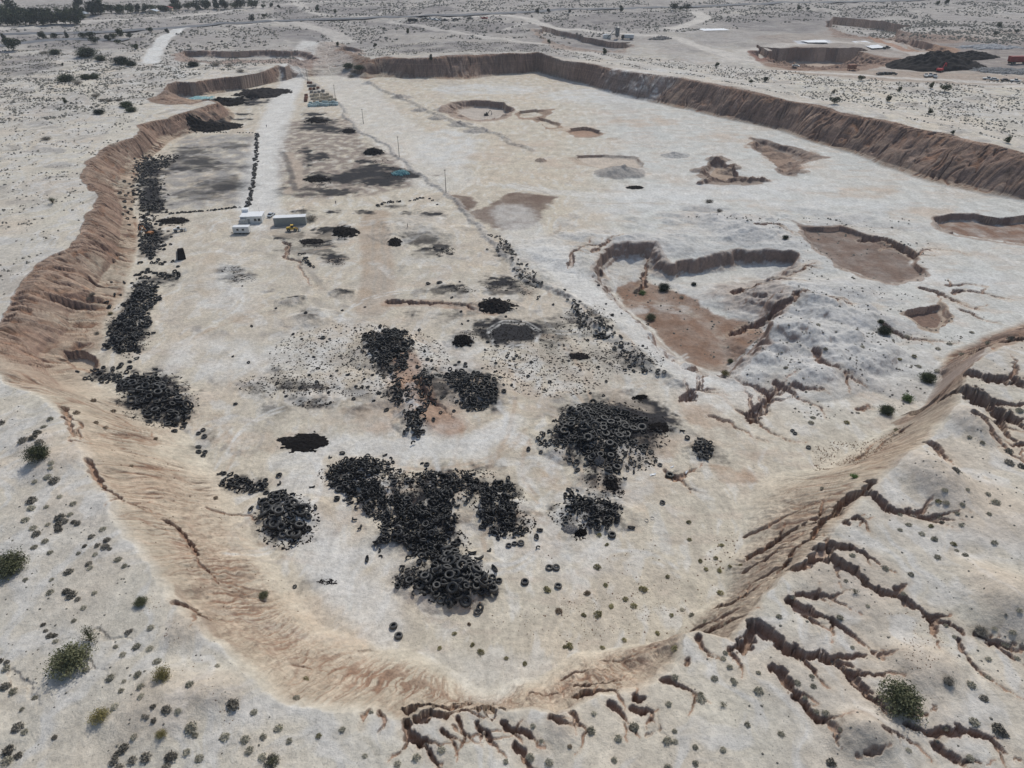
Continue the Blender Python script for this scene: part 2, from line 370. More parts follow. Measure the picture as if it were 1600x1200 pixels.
# --- hills and hollows of the right side
HC = col(.55, .54, .525)
for (u, v, rx, ry, h) in [(912,398,20,17,3.4),(985,380,24,9,2.6),(1075,378,24,12,2.4),(1110,345,13,7,2.6),(1165,352,15,16,3.6),(1205,372,15,12,3.2),(1240,400,12,14,2.2),
        (1100,325,9,5,2.6),(1190,455,22,10,2.4),(1225,480,14,8,3.),(1215,520,13,9,4.4),(1245,545,13,8,5.0),(1290,525,16,10,4.),(1330,560,14,9,3.2),(1280,490,16,9,4.),(1345,500,16,8,3.2),
        (1255,455,18,8,2.4),(1310,460,18,8,2.2),(1180,560,9,6,3.2),(1220,585,10,7,2.6),(1300,590,14,8,2.4),(1380,560,12,9,2),(1330,340,16,6,1.6),(1390,350,16,6,1.4),(1270,330,10,5,1.6),(1420,600,12,8,2.)]:
    mound(u, v, rx * 1.3, ry * 1.2, h * .75, 'f', HC, .45, rot=random.uniform(-.5, .5), wf=9)
for _i in range(60):
    u = random.uniform(1150, 1400); v = random.uniform(450, 600)
    mound(u, v, random.uniform(2.5, 6), random.uniform(2.5, 5), random.uniform(.4, 1.2), 'f', HC, .3, rot=random.uniform(0, 3))
for _i in range(36):
    u = random.uniform(880, 1240); v = random.uniform(330, 380)
    mound(u, v, random.uniform(3, 7), random.uniform(2.5, 5), random.uniform(.3, 1.0), 'f', HC, .3, rot=random.uniform(0, 3))
mound(970, 271, 13, 9, 4.4, 'f', GREY, .85, rg=.2); mound(1055, 243, 8, 5, 2.4, 'f', GRY, .6); mound(700, 172, 9, 9, 2.5, 'f', GREY, .7)
for q in [(845,252,3.5,2.5,2),(1120,250,7,5,2.8),(1140,262,6,5,3.2),(1095,268,6,4,2.4),(1190,225,9,5,2.6),(1215,235,9,6,2.6),(1235,250,9,5,2.4),(1240,268,8,4,2)]:
    mound(q[0], q[1], q[2], q[3], q[4], 'f', col(.33, .24, .185), .7)
for q in [(1205,243,14,8),(1240,262,22,8),(1120,275,14,7),(1175,228,12,4),(1265,240,14,4)]: blot(*q, c=col(.36, .25, .18), a=.75, tex=.8, tf=4)
ridge([(1092,287),(1110,280),(1160,279),(1200,283)], 4, 1.5, 'f', col(.38, .27, .2), .7)
ridge([(572,130),(590,135),(620,148),(640,158),(660,168),(680,178),(705,188),(740,200),(770,208),(800,225),(830,235)], 6, .8, 'f', GREY, .35)
for q in [(628,152,6),(655,173,4),(682,186,4),(575,131,4),(720,195,6),(745,205,6)]: mound(q[0], q[1], q[2] * 1.4, q[2], 2.0, 'f', GREY, .7)

dig([(722,173),(742,169),(788,171),(793,181),(752,188),(728,181)], [(686,166),(703,160),(742,156),(785,160),(798,166),(801,181),(786,187),(750,191),(705,184)], 4.5, 'f', col(.52,.46,.4), col(.34,.25,.2), .8)
dig(ell(757,179,4,1.5), ell(757,178,9,3), .8, 'f', SOOT * 3, None)
dig([(812,177),(838,174),(842,180),(815,184)], [(805,176),(840,171),(868,169),(862,178),(850,186),(815,187)], 1.6, 'f', None, col(.34,.24,.18), .9)
dig([(838,186),(856,191),(872,199),(852,200)], [(825,184),(860,187),(884,200),(850,203)], 1.6, 'f', None, col(.36,.26,.19), .9)
dig([(890,206),(915,203),(938,209),(905,213)], [(882,205),(908,198),(925,199),(948,209),(930,215),(898,215)], 1.8, 'f', col(.40,.27,.2), col(.34,.24,.18), .9)
dig([(900,247),(940,246),(990,250),(1000,262),(940,262)], [(885,247),(935,242),(1000,246),(1010,262),(950,268),(900,258)], 1.2, 'f', col(.58,.5,.42), col(.42,.33,.26), .6)
for q in [(806,175,30,1.5),(880,203,20,2),(960,217,14,2)]: blot(*q, c=col(.4,.3,.22), a=.5)
# the brown basin in the middle right
dig([(960,452),(944,432),(962,414),(1000,414),(1014,433),(1045,441),(1064,432),(1110,427),(1135,427),(1160,418),(1230,420),(1200,432),(1100,447),(1092,470),(1115,490),(1150,500),(1190,515),(1190,537),(1147,571),(1128,586),(1085,571),(1060,554),(1020,511),(975,475)],
    [(922,440),(926,416),(935,402),(952,388),(980,384),(1005,385),(1028,386),(1043,402),(1053,411),(1066,404),(1100,401),(1113,398),(1128,393),(1160,388),(1200,391),(1238,395),(1251,412),(1247,427),(1222,442),(1236,470),(1216,508),(1214,550),(1165,580),(1138,602),(1090,592),(1050,572),(1008,536),(984,505),(960,480),(943,462)],
    5.0, 'f', None, col(.36,.29,.245), .6, pw=.7)
paint([(960,452),(985,441),(1010,440),(1035,450),(1060,457),(1090,472),(1115,490),(1150,500),(1190,515),(1192,537),(1170,552),(1147,571),(1130,587),(1108,580),(1083,571),(1060,555),(1040,537),(1020,512),(998,495),(975,476)], col(.27,.175,.125), .92, .8, 1.5, 4, on=-5.0, tex=.15, tf=6)
paint([(1000,470),(1060,500),(1110,540),(1130,580),(1120,585),(1060,545),(1005,490)], col(.22,.14,.10), .4, 1.5, 2, 4, on=-5.0, tex=.4)
dig([(1262,364),(1310,361),(1350,375),(1400,388),(1428,402),(1420,415),(1438,428),(1385,441),(1350,430),(1310,414),(1286,395)], [(1242,352),(1275,355),(1312,354),(1355,366),(1405,380),(1436,398),(1432,412),(1456,430),(1415,444),(1385,448),(1345,436),(1302,418),(1275,396),(1250,372)], 1.8, 'f', None, col(.34,.26,.21), .8)
paint([(1238,352),(1262,360),(1312,359),(1350,373),(1402,386),(1430,401),(1420,416),(1450,428),(1410,441),(1385,446),(1350,432),(1308,416),(1283,395),(1262,378)], col(.215,.155,.125), .95, .8, 1.5, 4, on=-1.8, tex=.15, tf=6)
dig([(1466,352),(1482,345),(1530,347),(1560,352),(1600,347),(1720,365),(1700,398),(1600,381),(1550,374),(1500,367)], [(1452,350),(1458,336),(1486,332),(1530,333),(1552,341),(1600,340),(1750,350),(1720,405),(1600,385),(1545,378),(1495,371),(1466,362)], 3.0, 'f', None, col(.36,.28,.23), .8, pw=.5)
paint([(1466,352),(1482,345),(1530,347),(1560,352),(1600,347),(1720,365),(1700,398),(1600,381),(1550,374),(1500,367),(1472,359)], col(.26,.165,.12), .9, .8, 1.5, 4, on=-3., tex=.3, tf=6)
dig([(1414,494),(1440,490),(1463,488),(1468,500),(1466,517),(1435,509)], [(1403,489),(1425,485),(1448,480),(1468,468),(1482,477),(1474,510),(1468,522),(1430,514)], 2.2, 'f', col(.24,.165,.13), col(.40,.3,.22), .8, pw=.5)
dig([(1455,655),(1440,668),(1415,672),(1400,665)], [(1470,645),(1466,668),(1440,682),(1402,676),(1390,662),(1420,655)], 2.5, 'f', None, col(.33,.24,.18), .8)

dig([(1190,232),(1225,240),(1240,252),(1225,262),(1230,272)], [(1172,213),(1200,218),(1222,226),(1262,236),(1300,246),(1262,254),(1250,262),(1248,278),(1222,274),(1208,255),(1190,242),(1174,232)], 3.2, 'f', col(.33,.24,.185), col(.26,.19,.15), .85)
dig([(1118,262),(1140,268),(1150,282),(1110,278)], [(1092,262),(1108,252),(1128,250),(1146,262),(1154,274),(1200,282),(1195,288),(1100,288)], 2.6, 'f', col(.40,.31,.24), col(.27,.2,.155), .85)
# --- drainage cuts on the right floor
for pts, wd, dp, br in [([(1150,446),(1200,434),(1240,426),(1275,412)],3,1.6,3),([(1345,370),(1380,372),(1415,388),(1432,399),(1455,389),(1510,398)],2.6,1.2,4),
        ([(1150,500),(1205,488),(1240,475),(1290,480),(1320,488),(1370,479)],3,1.6,4),([(1440,450),(1490,470),(1530,482)],2.4,1.,4),([(1490,458),(1530,456),(1575,468)],2.,1.,3),
        ([(1480,446),(1540,447)],1.6,.8,2),([(1500,482),(1560,503)],1.4,.7,2),([(1380,515),(1440,530),(1500,535)],1.6,.8,3),([(1068,622),(1080,611),(1098,602)],3.5,1.8,6),([(1175,655),(1186,640),(1200,622),(1212,602)],4,2.,8),
        ([(1212,602),(1240,620),(1290,640)],2,1,3),([(1240,606),(1290,612)],2,1,2),([(1150,640),(1200,672),(1260,690)],1.2,.6,2),([(1110,650),(1160,672),(1200,690)],1.2,.6,2),([(1040,735),(1065,750),(1080,770)],1.4,.6,3),
        ([(1045,745),(1075,738),(1100,722)],1.4,.6,2),([(925,400),(950,380),(975,372)],2,1,3),([(890,420),(905,395),(925,378)],2,1,3),([(1330,740),(1350,720),(1390,700)],1.3,.7,2),([(1270,560),(1310,590),(1340,600)],2,1.2,3),
        ([(1560,600),(1520,592),(1490,600)],5,2.5,2),([(1340,640),(1355,632),(1362,640)],1.5,.7,3),([(1180,360),(1210,355),(1245,372)],2,1,3),([(1000,432),(1010,400),(1008,388)],2.5,2,1)]:
    gully(pts, wd, dp, 'f', br)

# --- working floor on the left: tracks, stains, ditches
stroke([(490,78),(478,100),(462,118),(446,148),(433,180),(424,215),(414,250),(407,290),(400,320),(420,350)], PALE, 15, .7, 4, tex=.25)
stroke([(500,75),(520,110),(560,150),(620,210),(690,280)], PALE, 30, .45, 6, tex=.3)
stroke([(590,335),(585,345),(587,380),(592,420),(588,455),(580,480)], col(.46,.365,.28), 10, .95, 2, tex=.15)
stroke([(583,345),(584,380),(588,420),(585,455),(577,480)], DUST * .85, .8, .55, .5); stroke([(596,350),(597,380),(600,420),(596,455)], DUST * .85, .8, .55, .5)
stroke([(405,385),(450,420),(490,470),(530,490)], DUST, 1.5, .6, .8); stroke([(445,380),(480,420),(505,452)], DUST * .8, 1.6, .7, .8)
gully([(443,378),(470,410),(507,452)], 2.0, .8, 'f', 0)
stroke([(375,495),(420,505),(480,508),(560,500),(590,480),(620,440)], col(.52,.44,.36), 5, .5, 2)
stroke([(370,500),(372,485),(400,480)], col(.50,.42,.34), 3, .5, 1.5)
stroke([(330,530),(450,520),(560,525)], col(.52,.45,.37), 4, .4, 2)
stroke([(605,472),(680,474),(720,478),(770,488)], col(.36,.22,.15), 4, .8, 1); gully([(605,470),(650,472),(700,474),(760,484)], 3.0, 1.4, 'f', 2)
stroke([(715,520),(740,560),(820,590)], col(.50,.43,.36), 3, .4, 1.5)
stroke([(640,570),(633,600),(660,640),(700,665)], col(.47,.33,.24), 9, .7, 2)
blot(600,650,60,22, col(.50,.36,.26), .75, .5, 6, warp=5, wf=6); blot(705,620,36,26, col(.50,.37,.27), .6, .6, 6); blot(690,655,30,16, col(.50,.37,.28), .55, .6)
blot(635,585,8,16, col(.45,.30,.21), .8, .3); blot(410,690,60,14, col(.52,.42,.33), .5, .6, 8, warp=5)
stroke([(640,590),(665,625),(690,650),(706,667)], SOOT * 1.6, 1.3, .9, .5); gully([(655,600),(680,635),(706,668)], 2.2, 1.2, 'f', 0, c=False)
blot(1100,650,45,18, col(.50,.39,.30), .7, .5, 6, rot=.3); blot(1145,740,34,11, col(.47,.35,.26), .75, .4, 5, rot=.25); blot(1030,700,30,15, col(.48,.37,.28), .6, .5, 5); blot(1175,712,24,8, col(.5,.4,.32), .5, .5)
blot(862,748,26,16, col(.50,.38,.28), .6, .6, 3, rot=.6); blot(690,940,60,14, col(.50,.42,.35), .5, .6, 5)
blot(540,1000,40,22, col(.55,.43,.32), .5, .6, 6); blot(470,960,60,30, col(.56,.45,.34), .5, .6, 6)
# ash wash over the yard
paint([(445,190),(540,183),(562,215),(622,250),(645,290),(590,302),(480,312),(440,295),(430,240)], col(.30,.25,.215), .85, 4, 6, 12, tex=.9, tf=5)
paint([(287,212),(397,210),(388,320),(262,328),(245,300),(272,240)], col(.30,.285,.275), .7, 3, 4, 10, tex=.8, tf=8)
paint([(255,335),(420,335),(560,350),(600,330),(760,330),(860,440),(980,520),(1040,590),(950,620),(800,600),(620,700),(420,660),(300,620),(230,560),(240,470)], col(.50,.46,.41), .30, 8, 10, 20, tex=.9, tf=10)
SMK = [(1010,655,44,26,.9),(985,645,50,22,.85),(1040,662,24,12,.6),(600,275,60,12,.8),(560,280,50,8,.6),(500,195,26,12,.7),(470,300,40,8,.4),(800,520,50,18,.75),(860,520,24,24,.35),(560,640,20,8,.4),(430,640,24,8,.3),(700,600,50,30,.45),(1000,690,30,20,.6),(660,375,30,8,.4),(300,255,40,14,.45),(360,290,40,8,.4),(345,260,40,6,.35)]
for q in SMK + [(575,275,50,10,.8),(600,285,30,6,.7),(590,262,26,5,.6),(625,272,16,6,.6),(500,280,18,10,.75),(482,252,6,14,.7),(478,235,12,4,.7),(500,245,16,6,.6),(495,187,20,5,.75),(490,178,18,3,.7),(520,203,20,5,.6),(545,205,12,5,.7),
          (478,201,14,3,.6),(582,238,14,5,.8),(570,253,14,3,.7),(525,300,30,6,.5),(410,146,30,6,.8),(385,158,30,6,.7),(340,160,22,5,.8),(330,200,26,4,.75),(350,195,18,6,.7),(380,178,14,2,.6),(375,186,18,2,.6),(250,262,26,14,.5),(300,235,30,6,.4),(360,228,30,5,.35),(350,290,50,14,.3),(310,305,40,8,.35),
          (270,346,20,5,.6),(240,370,16,16,.5),(520,365,30,12,.7),(540,360,14,9,.85),(490,378,16,6,.8),(505,383,20,4,.6),(440,371,12,4,.8),(460,368,20,5,.5),(480,390,40,8,.35),(520,402,22,7,.6),(525,407,12,4,.7),(475,331,18,3,.7),(520,332,10,2,.7),
          (660,335,34,4,.6),(570,332,14,4,.7),(620,322,14,3,.7),(672,394,26,5,.6),(690,385,16,6,.5),(360,420,20,6,.7),(375,432,24,6,.6),(355,437,18,5,.5),(345,425,8,4,.6),(462,468,14,4,.6),(485,492,18,10,.35),(535,457,12,5,.7),
          (710,452,24,4,.6),(700,455,36,5,.35),(780,442,28,10,.6),(795,455,40,8,.4),(775,478,24,6,.9),(720,476,20,2,.8),(645,490,10,3,.7),(790,515,44,16,.75),(770,505,26,5,.7),(800,530,34,8,.7),(745,525,34,8,.35),(725,490,18,6,.3),(700,495,20,6,.3),(722,533,14,6,.8),(718,538,8,4,.7),
          (610,555,34,26,.75),(600,535,26,16,.6),(612,580,16,10,.8),(740,605,44,22,.7),(720,585,30,9,.6),(755,630,26,12,.7),(660,605,14,28,.8),(625,615,22,12,.7),(645,655,16,12,.7),(540,560,90,24,.10),(480,605,40,7,.5),(490,628,34,6,.65),(460,624,16,4,.6),(500,632,22,4,.6),(445,600,30,8,.25),(430,580,8,6,.7),(400,610,20,10,.3),(560,615,24,10,.3),
          (925,690,56,34,.75),(950,680,50,22,.8),(1010,662,34,22,.75),(1000,685,30,14,.7),(985,640,50,16,.45),(960,620,50,10,.3),(940,745,26,24,.8),(965,768,12,8,.75),(930,725,24,14,.7),(995,712,22,14,.6),(900,640,50,12,.25),(930,650,50,14,.4),(1098,700,20,12,.5),(1000,623,9,3,.9),(1130,716,7,2,.7),
          (905,557,12,5,.4),(920,500,40,14,.4),(880,560,60,16,.12),(985,560,50,14,.25),(1000,570,26,8,.4),(820,440,20,8,.4),(790,395,14,12,.5),
          (560,740,40,18,.5),(600,770,30,20,.5),(650,790,50,24,.55),(680,830,40,30,.6),(620,850,40,12,.6),(700,760,50,16,.55),(770,770,40,18,.5),(790,810,34,24,.55),(700,900,46,36,.75),(740,920,30,16,.6),(635,905,20,14,.6),(690,740,20,8,.4),(755,730,22,4,.6),
          (448,808,40,34,.6),(450,835,24,12,.8),(380,758,34,10,.5),(245,625,50,36,.6),(230,600,40,20,.6),(275,650,26,14,.6),(160,585,26,8,.6),(200,520,30,34,.6),(215,480,18,26,.6),(225,450,10,14,.4),(250,440,30,6,.4),(265,432,20,4,.6),(235,290,20,40,.55),(240,320,22,14,.6),(230,390,16,12,.5),(245,370,20,8,.5),(500,910,26,8,.3),(510,905,14,4,.5),
          (325,680,8,8,.3),(315,700,8,12,.3),(640,900,20,4,.25),(915,800,46,18,.6),(945,805,26,16,.7),(905,832,12,5,.5),(840,1000,1,1,.1)]:
    blot(q[0], q[1], q[2], q[3], a=q[4], tex=.85, tf=2.4 if q[1] > 400 else 6, soft=2.0)
for q in [(460,1010,90,10,.2)]: blot(q[0], q[1], q[2], q[3], GRY, q[4])
# small pit on the left wall
dig([(100,552),(130,549),(145,556),(142,566),(110,562)], [(93,549),(105,541),(130,541),(150,549),(152,562),(135,572),(108,568)], 2.2, 2.5, TAN, col(.38,.27,.19), .8)
# wheel tracks and scrapes over the worked floor
rt = random.Random(4)
for _i in range(130):
    u = rt.uniform(300, 1000); v = rt.uniform(360, 900); an = rt.choice([rt.gauss(0, .3), rt.gauss(1.4, .3)]); P_ = G([(u, v)], 'f')[0]; L_ = rt.uniform(8, 45); cu = rt.gauss(0, .02); pts = []
    for k in range(7): pts.append(P_.copy()); P_ = P_ + np.array([math.cos(an), math.sin(an)]) * L_ / 6; an += cu * L_
    pts = np.array(pts)
    c_ = rt.choice([DUST * 1.1, col(.52,.43,.34), PALE, PALE, col(.5,.4,.31)]); wd_ = rt.choice([.5, .7, 3, 6])
    for off_ in ((0, 1.9) if wd_ < 1 else (0,)):
        _k[0] += 1; Q = pts + np.array([0, off_]); box, D, S, L = dist_line(Q, wd_ + 2.5); J, I = box
        mixc(box, c_, ss(wd_ / 2 + .5, wd_ / 2 - .2, D) * (.7 if wd_ < 1 else .42) * np.clip(.6 + 1.8 * fbm(X[J, I] / 4, Y[J, I] / 4, 3, 450 + _k[0] % 40), 0, 1))
stroke([(636,566),(636,590),(646,612),(664,638),(684,655),(704,668)], col(.40,.265,.19), 6, .9, 1.5, tex=.15); stroke([(450,240),(464,262),(466,290),(452,300)], col(.50,.41,.33), 5, .8, 1.5); stroke([(440,238),(452,255),(456,285),(462,298)], SOOT * 2, 2, .7, 1.5)
# --- mounds of the working yard
for q in [(640,350,16,12,2.2),(670,365,18,10,1.8),(610,365,9,8,1.8),(615,379,5,4,1.4),(460,470,7,4,1.6),(487,497,9,6,1.8),(535,458,5,4,1.4),(530,362,9,5,1.6),(475,332,7,3,1.2),(705,452,10,5,1.4),(775,478,9,5,1.8),
          (785,510,12,7,.5),(722,533,6,5,1.5),(607,548,10,12,2.6),(740,610,13,9,2.6),(628,618,8,7,2.2),(648,650,6,9,2.4),(665,605,6,9,1.8),(240,625,14,10,2.2),(205,515,7,14,1.6),(222,465,5,10,1.3),(448,808,10,8,1.8),(585,745,12,6,1.7),(600,775,7,6,1.6),(665,815,13,8,1.8),
          (690,770,12,5,1.6),(775,790,10,7,1.6),(700,905,10,8,2.6),(735,925,5,4,1.3),(925,690,15,10,3.4),(980,660,15,8,2.4),(935,745,6,8,2.0),(930,805,11,5,1.6),(850,432,5,6,1),(935,510,10,5,1.6),(990,565,9,5,1.0),(1098,702,5,4,1.3),(245,290,8,16,1.3),(500,272,7,6,1.2),(585,240,8,5,1.4),(490,190,8,6,1.3),(545,205,7,4,1.1),(395,152,14,5,2.2),(345,160,8,4,2),(335,200,9,4,2)]:
    mound(q[0], q[1], q[2], q[3], q[4], 'f', rot=random.uniform(-.4, .4))
blot(660,355,40,20, col(.50,.46,.41), .5, .6, 6); blot(640,623,8,16, col(.56,.54,.52), .8, .6, 1.5, rot=.5); blot(650,640,10,8, col(.56,.54,.52), .8, .6, 1.5)
ridge([(457,103),(500,135),(540,175),(580,213),(624,248),(655,272),(697,300),(730,335),(752,355),(775,382),(800,405)], 4, .7, 'f', col(.46,.43,.40), .6)
ridge([(800,405),(850,445),(905,480),(960,530),(1010,570),(1060,600)], 6, .9, 'f', col(.50,.48,.45), .4)
ridge([(815,425),(870,460),(930,490)], 3, -0.6, 'f')

stroke([(845,395),(900,440),(950,480),(1000,520),(1045,560),(1085,592)], PALE, 8, .8, 2); stroke([(800,330),(830,380),(870,420),(920,455)], PALE, 14, .6, 5)
stroke([(800,290),(860,300),(960,305),(1100,300)], PALE, 6, .6, 2); stroke([(790,285),(900,315),(1040,318)], DUST * 1.15, 1., .6, .6)
stroke([(830,540),(870,575),(930,600),(1010,640)], col(.52,.45,.37), 3, .6, 1.5); stroke([(690,540),(740,570),(800,590),(860,640)], col(.52,.44,.36), 2.5, .7, 1.); stroke([(440,720),(500,700),(600,700),(720,700),(800,660)], PALE, 5, .6, 2)
stroke([(480,730),(450,780),(520,900),(600,980)], PALE, 6, .6, 2.5); stroke([(330,400),(320,450),(345,470)], col(.5,.42,.33), 5, .7, 2); stroke([(420,345),(440,365),(500,372),(560,362)], col(.50,.43,.35), 5, .6, 2)
# --- right foreground: gullies, hillocks
for pts, wd, dp, br in [
        ([(1492,602),(1515,612),(1545,632),(1562,642),(1600,664),(1660,700)],6.5,4.,3),([(1518,584),(1550,592),(1600,598),(1660,604)],5,3.,2),([(1520,661),(1545,655),(1565,662)],2.6,1.5,2),([(1535,665),(1548,680),(1565,690),(1590,712)],1.6,1.0,3),
        ([(1452,688),(1468,700),(1480,712),(1492,724)],1.9,1.2,3),([(1362,770),(1375,783),(1392,797),(1425,799),(1442,807),(1470,818)],2.8,1.9,4),([(1434,800),(1446,790),(1456,780)],1.0,.7,1),([(1322,818),(1338,806),(1352,818),(1360,835)],1.3,.9,5),
        ([(1275,862),(1300,850),(1330,857),(1365,876),(1395,895)],2.4,1.6,3),([(1245,884),(1275,868),(1300,873),(1335,898),(1360,919),(1392,926),(1422,942),(1450,960),(1482,975),(1510,990),(1540,994),(1600,1018)],2.6,2.0,5),
        ([(1230,936),(1260,928),(1302,938),(1325,950),(1350,963)],1.5,1.0,3),([(1238,937),(1265,953),(1300,965),(1322,983),(1345,1002),(1380,1030)],1.8,1.2,3),
        ([(1160,1010),(1182,978),(1200,988),(1226,1010),(1262,1024),(1292,1026),(1322,1046),(1350,1074),(1376,1100),(1400,1114),(1432,1114),(1462,1104)],3.0,2.4,5),
        ([(1422,1134),(1448,1145),(1478,1143),(1505,1141),(1535,1152),(1570,1176),(1620,1212)],1.8,1.5,3),([(1208,1045),(1228,1062),(1243,1082),(1265,1112),(1295,1136),(1305,1165),(1330,1185),(1355,1186)],1.8,1.4,4),
        ([(1500,998),(1512,1025),(1535,1050),(1560,1070),(1600,1092)],1.0,.6,2),([(1545,1005),(1570,1010),(1610,1022)],1.0,.6,1),([(1465,1165),(1490,1185),(1520,1205)],1.6,1.1,2),([(1375,1150),(1400,1150),(1430,1165),(1455,1190)],1.0,.6,1),
        ([(634,1122),(640,1148),(655,1164),(672,1178),(690,1196)],1.7,1.6,4),([(655,1120),(672,1112),(690,1115),(710,1108),(724,1100)],2.6,1.7,3),([(592,1108),(600,1120),(602,1135)],.9,.7,1),([(575,1108),(568,1120),(565,1140)],.8,.5,1),
        ([(785,1128),(800,1140),(815,1140),(835,1155),(852,1170)],1.4,1.2,3),([(805,1165),(822,1190),(840,1210)],1.3,1.1,2),([(862,1122),(878,1136),(888,1140)],1.3,1.1,3),([(893,1114),(902,1132),(925,1148)],1.0,.8,2),([(952,1098),(968,1112),(980,1130),(985,1142)],1.2,1.,2),
        ([(988,1106),(1005,1112),(1018,1110),(1022,1128)],1.2,1.,2),([(1036,1063),(1058,1070),(1082,1080),(1092,1094)],1.1,1.,2),([(1000,1092),(992,1085),(1002,1075)],1.4,1.3,1),([(1092,992),(1098,1010),(1106,1026)],1.,.8,2),([(1140,1012),(1152,1030),(1160,1050),(1158,1060)],.8,.6,2),
        ([(1072,1036),(1076,1028),(1066,1036)],.7,.6,0),([(1010,1150),(1020,1142),(1035,1140)],.5,.3,3),([(1255,960),(1275,970),(1300,985)],1.,.6,3),([(690,1140),(700,1150),(712,1165)],.9,.8,2),([(716,1120),(722,1140),(728,1158)],.9,.8,2),([(745,1128),(752,1140),(750,1160)],.9,.8,2),
        ([(450,1010),(470,1004),(500,1008)],.8,.4,1),([(760,1140),(775,1165),(780,1180)],.9,.8,2),([(545,935),(560,930),(590,936)],.6,.3,1),
        # left foreground, shallow washes
        ([(20,1050),(45,1070),(60,1100),(55,1150)],1.4,.25,1),([(150,985),(190,1000),(225,1025),(245,1050)],.8,.2,1),([(140,1035),(165,1050),(185,1065)],.7,.2,0)]:
    gully(pts, wd * .95, dp * .95, 'p', br)
for (u, v, rx, ry, h) in [(1455,748,6.5,9,4.0),(1515,660,5,7,3.2),(1570,945,7,9,4.2),(1345,1150,4.6,3.6,2.8),(1450,1040,6,5,2.0),(90,720,7,6,1.8),(260,1105,7,7,1.8),(60,690,5,5,1.2),(1330,905,9,9,1.2),(1540,800,12,12,1.0),(345,1085,5,4,1.5),(290,985,4,4,1.2),(880,1135,3,3,1.2)]:
    mound(u, v, rx * 1.25, ry * 1.25, h, 'p', col(.56,.47,.38), .5, rg=.08, lump=.08)

for pts, on, wd, dp, br in [([(1350,780),(1320,800),(1300,822),(1270,845),(1235,875),(1210,910),(1190,940)],9,2.2,2.2,3),([(1180,845),(1220,835),(1265,828),(1300,818)],7,2.2,1.8,2),([(1175,800),(1230,798),(1290,795)],7,.9,.8,2),([(1170,870),(1215,862),(1250,850)],7,.8,.8,2),([(1132,926),(1165,933),(1192,930)],6,2.2,1.6,2),([(1068,976),(1100,990),(1135,997),(1155,1000)],6,2.4,1.8,2),([(1090,955),(1130,962),(1165,968)],7,1.,.8,2),
        ([(1420,672),(1380,690),(1345,720)],5,1.2,.8,2),([(98,640),(112,660),(124,700)],10,1.4,1.,2),([(105,665),(120,690),(128,715)],10,1.1,.8,2),([(150,745),(172,785),(205,804),(252,810)],9,1.3,1.,3),([(262,825),(305,862),(320,900),(342,918),(405,914)],7,1.2,.9,3),([(285,968),(310,972),(345,985)],10,1.5,1.,3),([(325,800),(400,805),(440,800)],2,.6,.4,2),([(160,640),(200,655),(245,672)],6,.7,.4,2),
        ([(640,1118),(672,1104),(700,1108),(726,1098)],11,2.4,2.2,3),([(900,1060),(940,1075),(965,1092)],9,1.4,1.3,2),([(905,1095),(935,1092),(975,1090)],11,1.8,1.5,2),([(880,1040),(930,1040),(990,1075)],6,.6,.5,3),([(830,1068),(880,1080),(910,1100)],7,.7,.6,3),([(940,1020),(990,1040),(1020,1045)],4,.6,.5,3)]:
    gully(pts, wd, dp, on, br)
for (u, v, rx, ry) in [(560,900,70,50),(520,850,50,40),(700,690,70,20),(560,690,60,14),(330,560,70,30),(360,450,40,40),(1120,600,60,30),(880,870,70,30),(700,560,40,30),(450,560,80,20),(1230,620,60,14)]: blot(u, v, rx, ry, PALE, .55, .7, 7, soft=5, warp=6, wf=8)
paint([(660,985),(860,1000),(830,1040),(795,1070),(782,1090),(772,1112),(752,1112),(738,1085),(715,1050)], col(.62,.585,.52), .8, 2, 1.5, 4, 5.0, .3, 5); gully([(764,1120),(764,1098),(762,1070)], 5, 1.4, 11, 0, c=False)
stroke([(478,100),(462,118),(446,148),(433,180),(424,215),(414,250),(407,290),(402,320)], PALE, 12, .7, 6, tex=.35)
# --- far desert: roads, cuts, fields (all on the plateau)
paint([(1180,60),(1300,50),(1620,45),(1620,118),(1400,118),(1200,104)], col(.36,.30,.26), .6, 8, 10, 30, 'p', .4, 20)
RD = col(.62, .58, .53); SCR = col(.25, .23, .225); SCR2 = col(.36, .33, .30)
paint([(-400,-2),(180,2),(330,0),(420,-6),(900,-14),(900,-40),(-600,-40)], col(.42,.38,.35), .9, 8, 8, 40, 'p'); paint([(-300,14),(30,15),(28,22),(-300,22)], col(.16,.22,.08), .7, 6, 6, 20, 'p')
for pts in [[(430,10),(700,8),(720,20),(560,26),(430,30)],[(780,42),(880,27),(960,19),(1080,19),(1095,30),(1050,44),(960,49),(870,45)],[(1100,28),(1180,24),(1290,26),(1310,42),(1260,52),(1170,50)],[(560,33),(640,33),(800,46),(700,52),(600,44)],
            [(420,44),(520,46),(560,58),(500,66),(430,58)],[(30,58),(160,52),(230,60),(190,78),(60,80)],[(1200,20),(1340,14),(1380,26),(1250,34)],[(0,85),(60,88),(100,110),(0,125)],[(700,36),(800,36),(830,50),(740,52)],[(830,52),(980,66),(990,75),(850,66)],[(600,72),(840,68),(850,78),(640,84)]]:
    paint(pts, SCR, .75, 8, 12, 30, 'p', .6, 18)
stroke([(-60,48),(60,44),(120,34),(260,27),(400,10),(520,2)], RD, 16, .8, 5, 'p'); stroke([(460,0),(478,14),(505,22),(560,26)], RD, 12, .8, 4, 'p'); stroke([(570,27),(620,16),(700,3)], RD, 12, .7, 4, 'p')
PALE = PALE * 1.06
stroke([(236,97),(245,75),(256,60),(275,48),(290,42)], PALE, 11, .95, 3, 'p', 0); stroke([(240,98),(270,106),(285,120)], PALE, 4, .6, 2, 'p')
